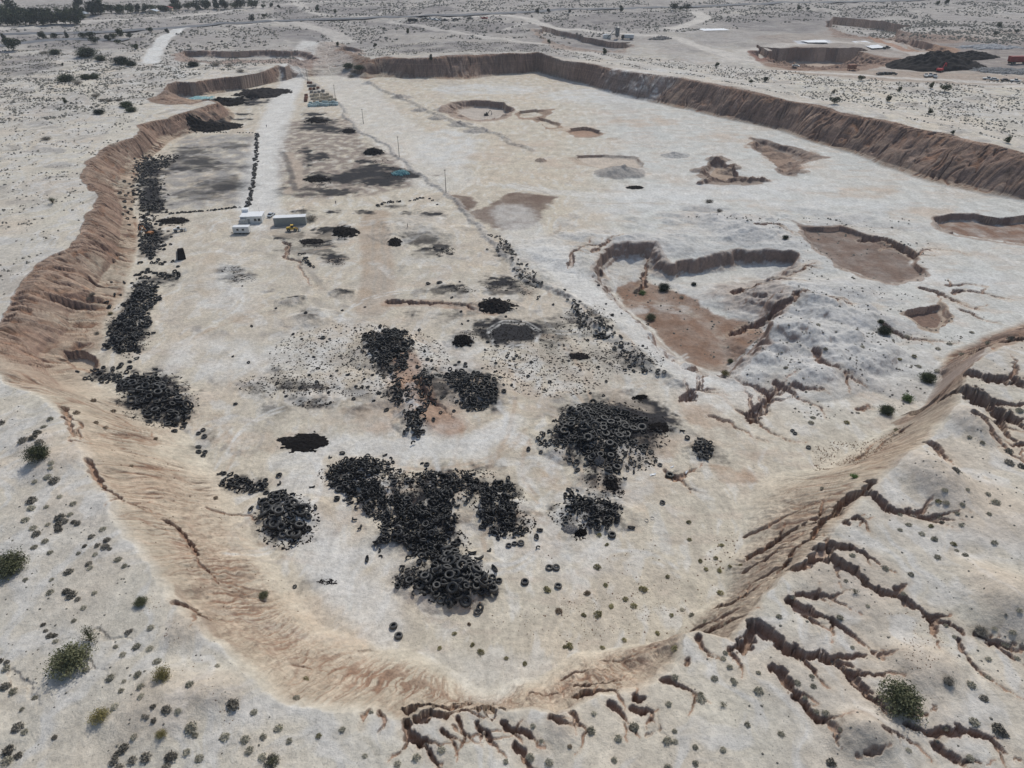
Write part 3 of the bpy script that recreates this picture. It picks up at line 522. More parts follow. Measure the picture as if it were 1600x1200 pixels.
stroke([(540,66),(520,52),(470,38),(420,34),(380,40)], RD, 18, .7, 5, 'p'); stroke([(610,34),(700,48),(760,58),(860,70),(1000,100),(1120,120),(1220,140)], RD, 8, .7, 3, 'p')
stroke([(700,28),(790,24),(830,32),(860,44),(950,52),(1060,60),(1100,75),(1160,92),(1300,118),(1460,124),(1620,138)], RD, 11, .9, 3, 'p', .1)
stroke([(790,45),(830,36)], RD, 7, .8, 3, 'p'); stroke([(1050,45),(1085,35),(1100,28),(1088,18)], RD, 14, .9, 4, 'p', 0); stroke([(1100,45),(1120,50)], PALE, 8, .8, 3, 'p')
stroke([(860,88),(940,98),(1060,118),(1200,144),(1300,162),(1400,178),(1500,196),(1620,226)], col(.60,.54,.47), 9, .7, 2.5, 'p', .2); stroke([(1200,136),(1350,160),(1480,182),(1620,214)], col(.60,.55,.48), 4, .6, 2, 'p', .2)
stroke([(1140,95),(1160,82),(1200,75),(1280,66),(1390,72),(1440,84),(1560,90)], RD, 14, .7, 4, 'p'); stroke([(1290,14),(1340,36),(1400,42),(1620,62)], RD, 12, .5, 6, 'p')
stroke([(130,115),(140,145),(155,160),(175,165)], RIMC * 1.05, 5, .7, 2, 'p'); stroke([(215,165),(190,190),(170,225)], RIMC * 1.05, 6, .6, 2, 'p')
paint([(1360,110),(1620,120),(1620,135),(1400,128),(1200,112),(1200,100)], col(.40,.32,.26), .85, 5, 6, 20, 'p', .3); paint([(1440,70),(1620,60),(1620,115),(1500,112)], col(.27,.235,.22), .85, 8, 8, 20, 'p', .5, 12)
dig([(1180,96),(1215,99),(1290,97),(1340,97),(1350,101),(1280,106),(1220,104)], [(1165,86),(1195,79),(1240,75),(1300,74),(1340,79),(1362,86),(1420,92),(1410,104),(1330,112),(1240,112),(1190,102)], 11, 'p', col(.45,.36,.29), col(.27,.175,.13), .9, pw=.5)
dig([(280,89),(320,90),(400,92),(470,92),(480,94),(330,96)], [(265,85),(290,80),(330,78),(350,83),(420,80),(490,80),(498,86),(490,98),(330,102),(280,96)], 5, 'p', None, col(.33,.24,.2), .8, pw=.5)
dig([(842,48),(905,64),(945,72),(985,74),(960,82),(860,66)], [(825,44),(870,48),(905,55),(915,62),(960,66),(992,70),(985,84),(860,76)], 4.5, 'p', None, col(.33,.24,.19), .6, pw=.5)
dig([(1300,38),(1340,40),(1390,48),(1420,54),(1380,62),(1290,56)], [(1290,32),(1345,33),(1400,44),(1420,49),(1540,60),(1500,68),(1400,66),(1290,60)], 8, 'p', None, col(.30,.22,.18), .8, pw=.5)
dig([(1372,62),(1400,64),(1450,80),(1440,82)], [(1362,59),(1402,59),(1500,76),(1500,84),(1430,82)], 6, 'p', None, col(.35,.22,.15), .9, pw=.5)
dig([(1180,82),(1200,90),(1190,94)], [(1172,80),(1200,80),(1206,92),(1185,96)], 5, 'p', None, col(.25,.14,.11), .9)
dig([(528,76),(552,80),(560,84)], [(520,76),(540,72),(565,76),(575,84),(545,84)], 3, 'p', None, col(.36,.27,.22), .8); dig([(527,95),(545,97)], [(520,95),(530,91),(555,95),(540,101)], 3, 'f', None, col(.36,.27,.22), .8)
stroke([(1140,108),(1260,112),(1400,122),(1620,133)], RD, 7, .9, 2, 'p', .1); stroke([(1380,62),(1440,76),(1500,88)], col(.55,.50,.45), 12, .7, 4, 'p'); stroke([(1362,60),(1420,80)], col(.40,.24,.17), 7, .9, 2, 'p', .1)
paint([(1240,65),(1290,64),(1300,68),(1250,69)], col(.66,.68,.72), .9, 3, 3, 9, 'p'); paint([(1000,48),(1120,45),(1160,49),(1080,54)], col(.5,.48,.46), .5, 4, 6, 9, 'p')

# keep scrub off the tracks
ROADM = np.zeros((NR, NC), np.float32)
for pts, wd_ in [([(236,97),(245,75),(256,60),(275,48),(290,42)],13),([(540,66),(520,52),(470,38),(420,34),(380,40)],18),([(610,34),(700,48),(760,58),(860,70),(1000,100),(1120,120),(1220,140)],8),([(700,28),(790,24),(830,32),(860,44),(950,52),(1060,60),(1100,75),(1160,92),(1300,118),(1460,124),(1620,138)],12),
        ([(860,88),(940,98),(1060,118),(1200,144),(1300,162),(1400,178),(1500,196),(1620,226)],8),([(-60,60),(25,53),(150,51),(220,46),(320,40),(400,36),(500,31),(600,27),(700,25),(800,22),(900,15),(1000,11.5),(1200,6),(1400,1)],34),([(1050,45),(1085,35),(1100,28),(1088,18)],14),([(1140,95),(1160,82),(1200,75),(1280,66),(1390,72),(1440,84),(1560,90)],30),([(-60,48),(60,44),(120,34),(260,27),(400,10)],16),([(-200,84),(-20,74),(40,66),(100,62),(200,62)],16),([(1400,120),(1620,118)],40)]:
    box, D, S, L = dist_line(G(pts, 'p'), wd_); J, I = box; ROADM[J, I] = np.maximum(ROADM[J, I], (D < wd_ / 2 + 1))


# ------------------------------------------------------------------ exposed soil on steep ground
def gradients():
    dx = np.gradient(H, axis=1) / (2 * WR / (NC - 1))[:, None]
    dyr = np.gradient(H, axis=0) / np.gradient(YR)[:, None]
    # remove the fan shape of the columns
    slope_w = np.gradient(WR) / np.gradient(YR)
    dyy = dyr - dx * (SR[None, :] * slope_w[:, None])
    return dx, dyy
gx_, gy_ = gradients(); SLOPE = np.hypot(gx_, gy_)
soil = CLIFF * (0.95 + 0.25 * m1[..., None])
al = np.clip(ss(.6, 1.5, SLOPE + .3 * m2) * (.66 + .2 * kc) * (1 - .35 * near * band), 0, 1)[..., None]
COL += (soil - COL) * al
COL *= (1 + .16 * m2 + .10 * m1)[..., None]
# fine dark rills on the gullied inner slopes
COL = np.clip(COL, .012, .72)

# ------------------------------------------------------------------ terrain mesh
def lookup(A, x, y):
    x = np.asarray(x, float); y = np.asarray(y, float)
    j = np.clip(np.searchsorted(YR, y) - 1, 0, NR - 2); fj = np.clip((y - YR[j]) / (YR[j + 1] - YR[j]), 0, 1)
    s = np.clip((x / wid(y) + 1) / 2 * (NC - 1), 0, NC - 1.001); i = s.astype(int); fi = s - i
    return (A[j, i] * (1 - fj) * (1 - fi) + A[j + 1, i] * fj * (1 - fi) + A[j, i + 1] * (1 - fj) * fi + A[j + 1, i + 1] * fj * fi)
def hz(x, y): return lookup(H, x, y)
def at(u, v):
    """where the sight line through (u, v) of the photograph meets the terrain"""
    u = np.atleast_1d(np.asarray(u, float)); v = np.atleast_1d(np.asarray(v, float))
    zs = np.linspace(26, -12, 153)[:, None]
    x, y = gpz(u[None], v[None], zs); h = hz(x.ravel(), y.ravel()).reshape(x.shape)
    hit = (zs <= h); k = np.argmax(hit, 0); k = np.where(hit.any(0), k, len(zs) - 1); n = np.arange(len(u))
    x, y = x[k, n], y[k, n]
    return x, y, hz(x, y)

def mesh_np(name, V, F, mat=None, smooth=False, cols=None, wall=None):
    me = bpy.data.meshes.new(name); V = np.asarray(V, np.float32); F = np.asarray(F, np.int32); k = F.shape[1]
    me.vertices.add(len(V)); me.vertices.foreach_set('co', V.ravel())
    me.loops.add(F.size); me.loops.foreach_set('vertex_index', F.ravel())
    me.polygons.add(len(F)); me.polygons.foreach_set('loop_start', np.arange(0, F.size, k, dtype=np.int32))
    me.polygons.foreach_set('loop_total', np.full(len(F), k, np.int32))
    if smooth: me.polygons.foreach_set('use_smooth', np.ones(len(F), bool))
    if cols is not None:
        ca = me.color_attributes.new('Col', 'FLOAT_COLOR', 'POINT')
        c4 = np.ones((len(V), 4), np.float32); c4[:, :3] = cols; ca.data.foreach_set('color', c4.ravel())
    if wall is not None:
        wa = me.attributes.new('wall', 'FLOAT_VECTOR', 'POINT'); wa.data.foreach_set('vector', wall.astype(np.float32).ravel())
    me.update(calc_edges=True)
    if mat: me.materials.append(mat)
    return me
def ground_mat():
    m = bpy.data.materials.new('desert_ground'); m.use_nodes = True; n = m.node_tree.nodes; l = m.node_tree.links
    b = n['Principled BSDF']; b.inputs['Roughness'].default_value = .93; b.inputs['Specular IOR Level'].default_value = .15
    at_ = n.new('ShaderNodeVertexColor'); at_.layer_name = 'Col'
    tc = n.new('ShaderNodeTexCoord')
    def noise(sc, det, ro=.6):
        t_ = n.new('ShaderNodeTexNoise'); t_.inputs['Scale'].default_value = sc; t_.inputs['Detail'].default_value = det
        t_.inputs['Roughness'].default_value = ro; l.new(tc.outputs['Object'], t_.inputs['Vector']); return t_
    def ramp(src, a, b_, c0, c1):
        r_ = n.new('ShaderNodeMapRange'); r_.inputs[1].default_value = a; r_.inputs[2].default_value = b_
        r_.inputs[3].default_value = c0; r_.inputs[4].default_value = c1; l.new(src, r_.inputs[0]); return r_.outputs[0]
    n1 = noise(.9, 8, .68); n2 = noise(.16, 6, .6); n3 = noise(3.2, 4, .65)
    a1 = ramp(n1.outputs[0], .32, .68, .78, 1.17); a2 = ramp(n2.outputs[0], .3, .7, .9, 1.1); a3 = ramp(n3.outputs[0], .58, .70, 1.0, .62)
    mu = n.new('ShaderNodeMath'); mu.operation = 'MULTIPLY'; l.new(a1, mu.inputs[0]); l.new(a2, mu.inputs[1])
    mu2 = n.new('ShaderNodeMath'); mu2.operation = 'MULTIPLY'; l.new(mu.outputs[0], mu2.inputs[0]); l.new(a3, mu2.inputs[1])
    vm = n.new('ShaderNodeVectorMath'); vm.operation = 'SCALE'; l.new(at_.outputs[0], vm.inputs[0]); l.new(mu2.outputs[0], vm.inputs['Scale'])
    wa = n.new('ShaderNodeAttribute'); wa.attribute_name = 'wall'
    sx_ = n.new('ShaderNodeSeparateXYZ'); l.new(wa.outputs['Vector'], sx_.inputs[0]); cx_ = n.new('ShaderNodeCombineXYZ'); l.new(sx_.outputs[0], cx_.inputs[0]); l.new(sx_.outputs[1], cx_.inputs[1])
    mp = n.new('ShaderNodeVectorMath'); mp.operation = 'MULTIPLY'; mp.inputs[1].default_value = (1.1, .22, 1); l.new(cx_.outputs[0], mp.inputs[0])
    nw = n.new('ShaderNodeTexNoise'); nw.inputs['Scale'].default_value = 1.0; nw.inputs['Detail'].default_value = 6; nw.inputs['Roughness'].default_value = .7; l.new(mp.outputs[0], nw.inputs['Vector'])
    # washed streaks of darker and paler soil down the bank, and level beds across it
    gz = n.new('ShaderNodeNewGeometry'); sz_ = n.new('ShaderNodeSeparateXYZ'); l.new(gz.outputs['Position'], sz_.inputs[0])
    cz = n.new('ShaderNodeCombineXYZ'); l.new(sz_.outputs[2], cz.inputs[2]); nb = n.new('ShaderNodeTexNoise'); nb.inputs['Scale'].default_value = .9; nb.inputs['Detail'].default_value = 3; l.new(cz.outputs[0], nb.inputs['Vector'])
    st = ramp(nw.outputs[0], .35, .65, .70, 1.22); sb = ramp(nb.outputs[0], .35, .65, .84, 1.12)
    m3_ = n.new('ShaderNodeMath'); m3_.operation = 'MULTIPLY'; l.new(st, m3_.inputs[0]); l.new(sb, m3_.inputs[1])
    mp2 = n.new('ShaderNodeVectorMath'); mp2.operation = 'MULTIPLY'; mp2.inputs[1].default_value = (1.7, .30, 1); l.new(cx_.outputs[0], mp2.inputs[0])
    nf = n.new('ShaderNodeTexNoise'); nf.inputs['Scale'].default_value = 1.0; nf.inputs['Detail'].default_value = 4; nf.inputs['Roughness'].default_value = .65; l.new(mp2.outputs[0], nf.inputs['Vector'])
    sf = ramp(nf.outputs[0], .54, .64, 1.0, .60); m4_ = n.new('ShaderNodeMath'); m4_.operation = 'MULTIPLY'; l.new(m3_.outputs[0], m4_.inputs[0]); l.new(sf, m4_.inputs[1]); m3_ = m4_  # fine dark crack lines, crevice shade painted into the colour
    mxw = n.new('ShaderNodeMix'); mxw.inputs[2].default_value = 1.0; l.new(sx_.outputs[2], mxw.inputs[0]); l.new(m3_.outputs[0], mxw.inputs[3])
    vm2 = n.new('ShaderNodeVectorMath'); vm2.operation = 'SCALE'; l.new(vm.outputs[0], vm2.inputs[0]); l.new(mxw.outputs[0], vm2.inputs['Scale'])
    l.new(vm2.outputs[0], b.inputs['Base Color'])
    hm = n.new('ShaderNodeMath'); hm.operation = 'MULTIPLY'; l.new(nw.outputs[0], hm.inputs[0]); l.new(sx_.outputs[2], hm.inputs[1])
    hs = n.new('ShaderNodeMath'); hs.operation = 'MULTIPLY_ADD'; l.new(hm.outputs[0], hs.inputs[0]); hs.inputs[1].default_value = 1.6; l.new(n1.outputs[0], hs.inputs[2])
    bp = n.new('ShaderNodeBump'); bp.inputs['Strength'].default_value = .9; bp.inputs['Distance'].default_value = .35
    l.new(hs.outputs[0], bp.inputs['Height']); l.new(bp.outputs[0], b.inputs['Normal'])
    return m
idx = np.arange(NR * NC, dtype=np.int32).reshape(NR, NC)
F = np.stack([idx[:-1, :-1], idx[:-1, 1:], idx[1:, 1:], idx[1:, :-1]], -1).reshape(-1, 4)
# the plain goes on to both sides beyond the modelled stretch
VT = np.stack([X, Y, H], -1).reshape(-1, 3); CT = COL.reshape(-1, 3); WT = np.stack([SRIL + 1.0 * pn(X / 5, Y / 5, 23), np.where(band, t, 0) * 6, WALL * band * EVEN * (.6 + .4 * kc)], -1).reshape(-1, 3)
for sg, ed in ((-1, idx[:, 0]), (1, idx[:, -1])):
    prev = ed
    for off_ in (12, 40, 140, 600, 3000, 9000):
        n0 = len(VT); xs = sg * (WR + off_); zz = plateau(xs, YR) + 1.2 * fbm(xs / 38, YR / 38, 3, 61) * (off_ < 1000); zz = zz + (H[:, 0 if sg < 0 else -1] - zz) * math.exp(-off_ / 30)
        VT = np.vstack([VT, np.stack([xs, YR, zz], -1).astype(np.float32)]); CT = np.vstack([CT, np.repeat(np.median(COL[:, 0 if sg < 0 else -1], 0)[None], NR, 0)]); WT = np.vstack([WT, np.zeros((NR, 3), np.float32)])
        cur = np.arange(n0, n0 + NR, dtype=np.int32); q = np.stack([prev[:-1], prev[1:], cur[1:], cur[:-1]], -1); F = np.vstack([F, q if sg < 0 else q[:, ::-1]]); prev = cur
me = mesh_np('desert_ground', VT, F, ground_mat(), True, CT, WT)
gr = bpy.data.objects.new('desert_ground', me); C.objects.link(gr); gr['kind'] = 'structure'

# ================================================================== OBJECTS
def mat(name, c, rough_=.8, metal=0.0, var=.25, sc=3.0, c2=None, spec=.3, bump=0.0):
    m = bpy.data.materials.new(name); m.use_nodes = True; n = m.node_tree.nodes; l = m.node_tree.links
    b = n['Principled BSDF']; b.inputs['Roughness'].default_value = rough_; b.inputs['Metallic'].default_value = metal
    b.inputs['Specular IOR Level'].default_value = spec
    tc = n.new('ShaderNodeTexCoord'); t_ = n.new('ShaderNodeTexNoise'); t_.inputs['Scale'].default_value = sc; t_.inputs['Detail'].default_value = 5
    l.new(tc.outputs['Object'], t_.inputs['Vector'])
    oi = n.new('ShaderNodeObjectInfo'); ad = n.new('ShaderNodeMath'); ad.operation = 'ADD'
    mr = n.new('ShaderNodeMapRange'); mr.inputs[1].default_value = 0; mr.inputs[2].default_value = 1; mr.inputs[3].default_value = -.22; mr.inputs[4].default_value = .22
    l.new(oi.outputs['Random'], mr.inputs[0]); l.new(t_.outputs[0], ad.inputs[0]); l.new(mr.outputs[0], ad.inputs[1])
    r_ = n.new('ShaderNodeValToRGB'); e = r_.color_ramp.elements; c = list(c); c2 = list(c2) if c2 else [x * (1 + var) for x in c]
    e[0].position = .32; e[0].color = [x * (1 - var) for x in c] + [1]; e[1].position = .72; e[1].color = c2 + [1]
    l.new(ad.outputs[0], r_.inputs[0]); l.new(r_.outputs[0], b.inputs['Base Color'])
    if bump:
        bp = n.new('ShaderNodeBump'); bp.inputs['Strength'].default_value = bump; bp.inputs['Distance'].default_value = .1
        l.new(t_.outputs[0], bp.inputs['Height']); l.new(bp.outputs[0], b.inputs['Normal'])
    return m
M = dict(
    rubber=mat('black_rubber', (.016, .017, .020), .55, 0, .4, 1.2, (.055, .054, .053), .5),
    char=mat('charred_rubber', (.014, .012, .012), .95, 0, .3, 2, (.03, .026, .026), .1, .6),
    steel_ring=mat('dusty_ring', (.5, .47, .43), .9, 0, .15),
    olive=mat('olive_leaf', (.27, .245, .12), .8, 0, .35, 5, (.42, .38, .20)), grey=mat('grey_twig', (.40, .375, .29), .9, 0, .3, 4, (.58, .54, .43)),
    darktw=mat('dark_twig', (.22, .20, .165), .9, 0, .3, 4, (.34, .31, .26)), pink=mat('dry_twig', (.27, .20, .14), .9, 0, .25, 4, (.35, .28, .2)),
    green=mat('green_leaf', (.085, .10, .05), .8, 0, .4, 2, (.20, .20, .11)), yellow=mat('yellow_leaf', (.20, .17, .06), .8, 0, .3, 3, (.35, .30, .13)), brightg=mat('bright_leaf', (.12, .2, .05), .7, 0, .3, 3),
    tree=mat('tree_leaf', (.022, .040, .018), .7, 0, .4, .5, (.065, .085, .03)), bark=mat('bark', (.16, .12, .09), .9),
    white=mat('white_paint', (.72, .72, .70), .5, 0, .08, 1), roofw=mat('white_roof', (.78, .79, .8), .55, 0, .06, 1), grey_panel=mat('grey_panel', (.33, .35, .35), .6, .2, .1, 1),
    glass=mat('dark_glass', (.03, .035, .04), .15, 0, .1, 1, None, .6), black=mat('black_paint', (.03, .03, .03), .5), yel=mat('yellow_paint', (.55, .36, .05), .5, 0, .2, 2), orange=mat('orange_paint', (.45, .20, .08), .6, 0, .25, 2),
    red=mat('red_paint', (.5, .04, .05), .5, 0, .15, 2), redd=mat('red_steel', (.30, .045, .04), .6, 0, .2, 1), rust=mat('rusty_steel', (.20, .10, .07), .85, 0, .3, 1), steel=mat('grey_steel', (.25, .26, .27), .5, .5), silver=mat('silver_paint', (.5, .54, .58), .35, .2, .08),
    teal=mat('turquoise_tarp', (.10, .33, .35), .6, 0, .3, 2, (.3, .5, .52), .3, .4), cream=mat('cream_bale', (.55, .47, .36), .85, 0, .2, 2), wrap=mat('pale_wrap', (.36, .46, .47), .6, 0, .25, 2), wood=mat('wood_pole', (.13, .115, .10), .9),
    rock=mat('grey_rock', (.30, .28, .26), .9, 0, .25, 1, None, .2, .5), skin=mat('skin', (.35, .2, .14), .6), cloth=mat('dark_cloth', (.03, .035, .05), .9), asphalt=mat('asphalt', (.17, .175, .19), .9, 0, .15, .05), line=mat('road_line', (.6, .6, .55), .8), liner=mat('pond_liner', (.70, .73, .78), .45, 0, .08, .1), concrete=mat('concrete', (.42, .40, .38), .85, 0, .15, .5))
M['gravel'] = mat('dull_scrap', (.12, .125, .13), .9, 0, .6, 1.5, (.42, .43, .45))
NAMES = {}
def new(name, data, parent=None):
    o = bpy.data.objects.new(name, data); C.objects.link(o)
    if parent is not None: o.parent = parent
    return o
def tag(o, label=None, cat=None, group=None, kind=None):
    if label: o['label'] = label
    if cat: o['category'] = cat
    if group: o['group'] = group
    if kind: o['kind'] = kind
    return o
class MB:
    def __init__(s): s.v = []; s.f = []
    def add(s, V, F):
        n = len(s.v); s.v += [tuple(map(float, p)) for p in V]; s.f += [tuple(i + n for i in f) for f in F]
    def box(s, c, d, rz=0.0, top=1.0, sh=(0, 0), bev=.0):
        cx, cy, cz = c; dx, dy, dz = (q / 2 for q in d); V = []
        for z, k in ((-dz, 1.0), (dz, top)):
            for x, y in ((-dx, -dy), (dx, -dy), (dx, dy), (-dx, dy)):
                x *= k; y *= k
                if z > 0: x += sh[0]; y += sh[1]
                V.append((cx + x * math.cos(rz) - y * math.sin(rz), cy + x * math.sin(rz) + y * math.cos(rz), cz + z))
        s.add(V, [(3, 2, 1, 0), (4, 5, 6, 7), (0, 1, 5, 4), (1, 2, 6, 5), (2, 3, 7, 6), (3, 0, 4, 7)])
    def tube(s, p, q, r0, r1=None, n=8):
        r1 = r0 if r1 is None else r1; p = Vector(p); q = Vector(q); d = (q - p).normalized()
        a_ = d.orthogonal().normalized(); b_ = d.cross(a_); V = []
        for c_, r_ in ((p, r0), (q, r1)):
            for k in range(n):
                t_ = 6.28318 * k / n; V.append(c_ + a_ * math.cos(t_) * r_ + b_ * math.sin(t_) * r_)
        s.add(V, [(k, (k + 1) % n, n + (k + 1) % n, n + k) for k in range(n)] + [tuple(range(n - 1, -1, -1)), tuple(range(n, 2 * n))])
    def wheel(s, c, r, w_, n=14):
        s.tube((c[0], c[1] - w_ / 2, c[2]), (c[0], c[1] + w_ / 2, c[2]), r, r, n); s.tube((c[0], c[1] - w_ / 2 - .03, c[2]), (c[0], c[1] + w_ / 2 + .03, c[2]), r * .45, r * .45, n)
    def prof(s, pts, y0, y1):
        """side outline (x, z) extruded from y0 to y1"""
        n = len(pts); V = [(x, y0, z) for x, z in pts] + [(x, y1, z) for x, z in pts]
        s.add(V, [(k, (k + 1) % n, n + (k + 1) % n, n + k) for k in range(n)] + [tuple(range(n - 1, -1, -1)), tuple(range(n, 2 * n))])
    def data(s, name, m, bev=0.0, smooth=False):
        me = bpy.data.meshes.new(name); me.from_pydata(s.v, [], s.f); me.materials.append(m)
        import bmesh
        bm = bmesh.new(); bm.from_mesh(me); bmesh.ops.recalc_face_normals(bm, faces=bm.faces)
        if bev: bmesh.ops.bevel(bm, geom=list(bm.edges), offset=bev, segments=1, affect='EDGES', clamp_overlap=True)
        bm.to_mesh(me); bm.free()
        return me
    def build(s, name, m, parent=None, bev=0.0): return new(name, s.data(name, m, bev), parent)
def copy_tree(o, parent=None):
    c_ = o.copy(); C.objects.link(c_)
    if parent is not None: c_.parent = parent
    for ch in list(o.children): copy_tree(ch, c_)
    return c_
def empty(name, loc=(0, 0, 0), rz=0.0):
    o = new(name, None); o.location = loc; o.rotation_euler = (0, 0, rz); o.empty_display_size = .5; return o
def P3(u, v): x, y, z = at(u, v); return float(x[0]), float(y[0]), float(z[0])
def normals(x, y, e=.8):
    zx = (hz(x + e, y) - hz(x - e, y)) / (2 * e); zy = (hz(x, y + e) - hz(x, y - e)) / (2 * e); return zx, zy

# ------------------------------------------------------------------ tyres
def tyre_np(seg=26, wd=.30, lug=.014, hole=.27, low=False, bend=0.0):
    h = wd / 2
    if low: pr = [(hole, h * .7), (.42, h), (.5, h * .7), (.5, -h * .7), (.42, -h), (hole, -h * .7), (.43, -h * .5), (.43, h * .5)]
    else: pr = [(hole, h * .72), (hole + .02, h * .9), (.38, h * 1.02), (.455, h * .96), (.492, h * .74), (.5, h * .3), (.5, -h * .3), (.492, -h * .74), (.455, -h * .96), (.38, -h * 1.02), (hole + .02, -h * .9), (hole, -h * .72), (.42, -h * .66), (.445, 0), (.42, h * .66)]
    V = []; n = len(pr)
    for k in range(seg):
        t_ = 6.28318 * k / seg; ct, st = math.cos(t_), math.sin(t_)
        for i, (r_, z_) in enumerate(pr):
            rr = r_ - (lug if (r_ > .49 and k % 2) else 0)
            V.append((rr * ct * (1 + bend * .35), rr * st * (1 - bend * .45), z_ + bend * .16 * math.cos(2 * t_) * (r_ / .5)))
    F = [(k * n + i, ((k + 1) % seg) * n + i, ((k + 1) % seg) * n + (i + 1) % n, k * n + (i + 1) % n) for k in range(seg) for i in range(n)]
    return np.array(V, np.float32), np.array(F, np.int32)
def tyre_mesh(*a_, **k):
    V, F_ = tyre_np(*a_, **k); F_ = F_[:, ::-1]; return mesh_np('tyre', V, F_, M['rubber'])
TY = [tyre_mesh(26, .27, .012), tyre_mesh(26, .36, .018, .24), tyre_mesh(26, .30, .02, .25, bend=.5), tyre_mesh(26, .30, .012, .27, bend=.25), tyre_mesh(26, .20, .008, .29)]
def cut_tyre(arc, wd=.3, hole=.26, seg=14, flat=1.0):
    V, F_ = tyre_np(seg, wd, .0, hole, True); n = 8; k = int(seg * arc); V = V[:(k + 1) * n]; F_ = F_[:k * n].copy()
    V[:, 1] *= flat; cap = [[i for i in range(n)][::1]]; F_ = np.vstack([F_, [[0, 1, 2, 7], [2, 3, 6, 7], [3, 4, 5, 6]], [[k * n + j for j in (0, 7, 2, 1)], [k * n + j for j in (2, 7, 6, 3)], [k * n + j for j in (3, 6, 5, 4)]]]); return V, F_.astype(np.int32)
TLOW = [tyre_np(12, .28, .0, .27, True), tyre_np(12, .34, 0, .24, True), tyre_np(12, .3, 0, .25, True, .4)]
TLOW += [cut_tyre(.5), cut_tyre(.35, .4), cut_tyre(.62, .26), tyre_np(12, .3, 0, .23, True, .9)]
CUT = [mesh_np('tyre', V_, F_[:, ::-1], M['rubber']) for V_, F_ in (cut_tyre(.5, .32, .25, 26), cut_tyre(.38, .42, .25, 26), cut_tyre(.65, .28, .26, 26))]
RING = tyre_mesh(24, .10, 0, .42); RING.materials.clear(); RING.materials.append(M['steel_ring'])
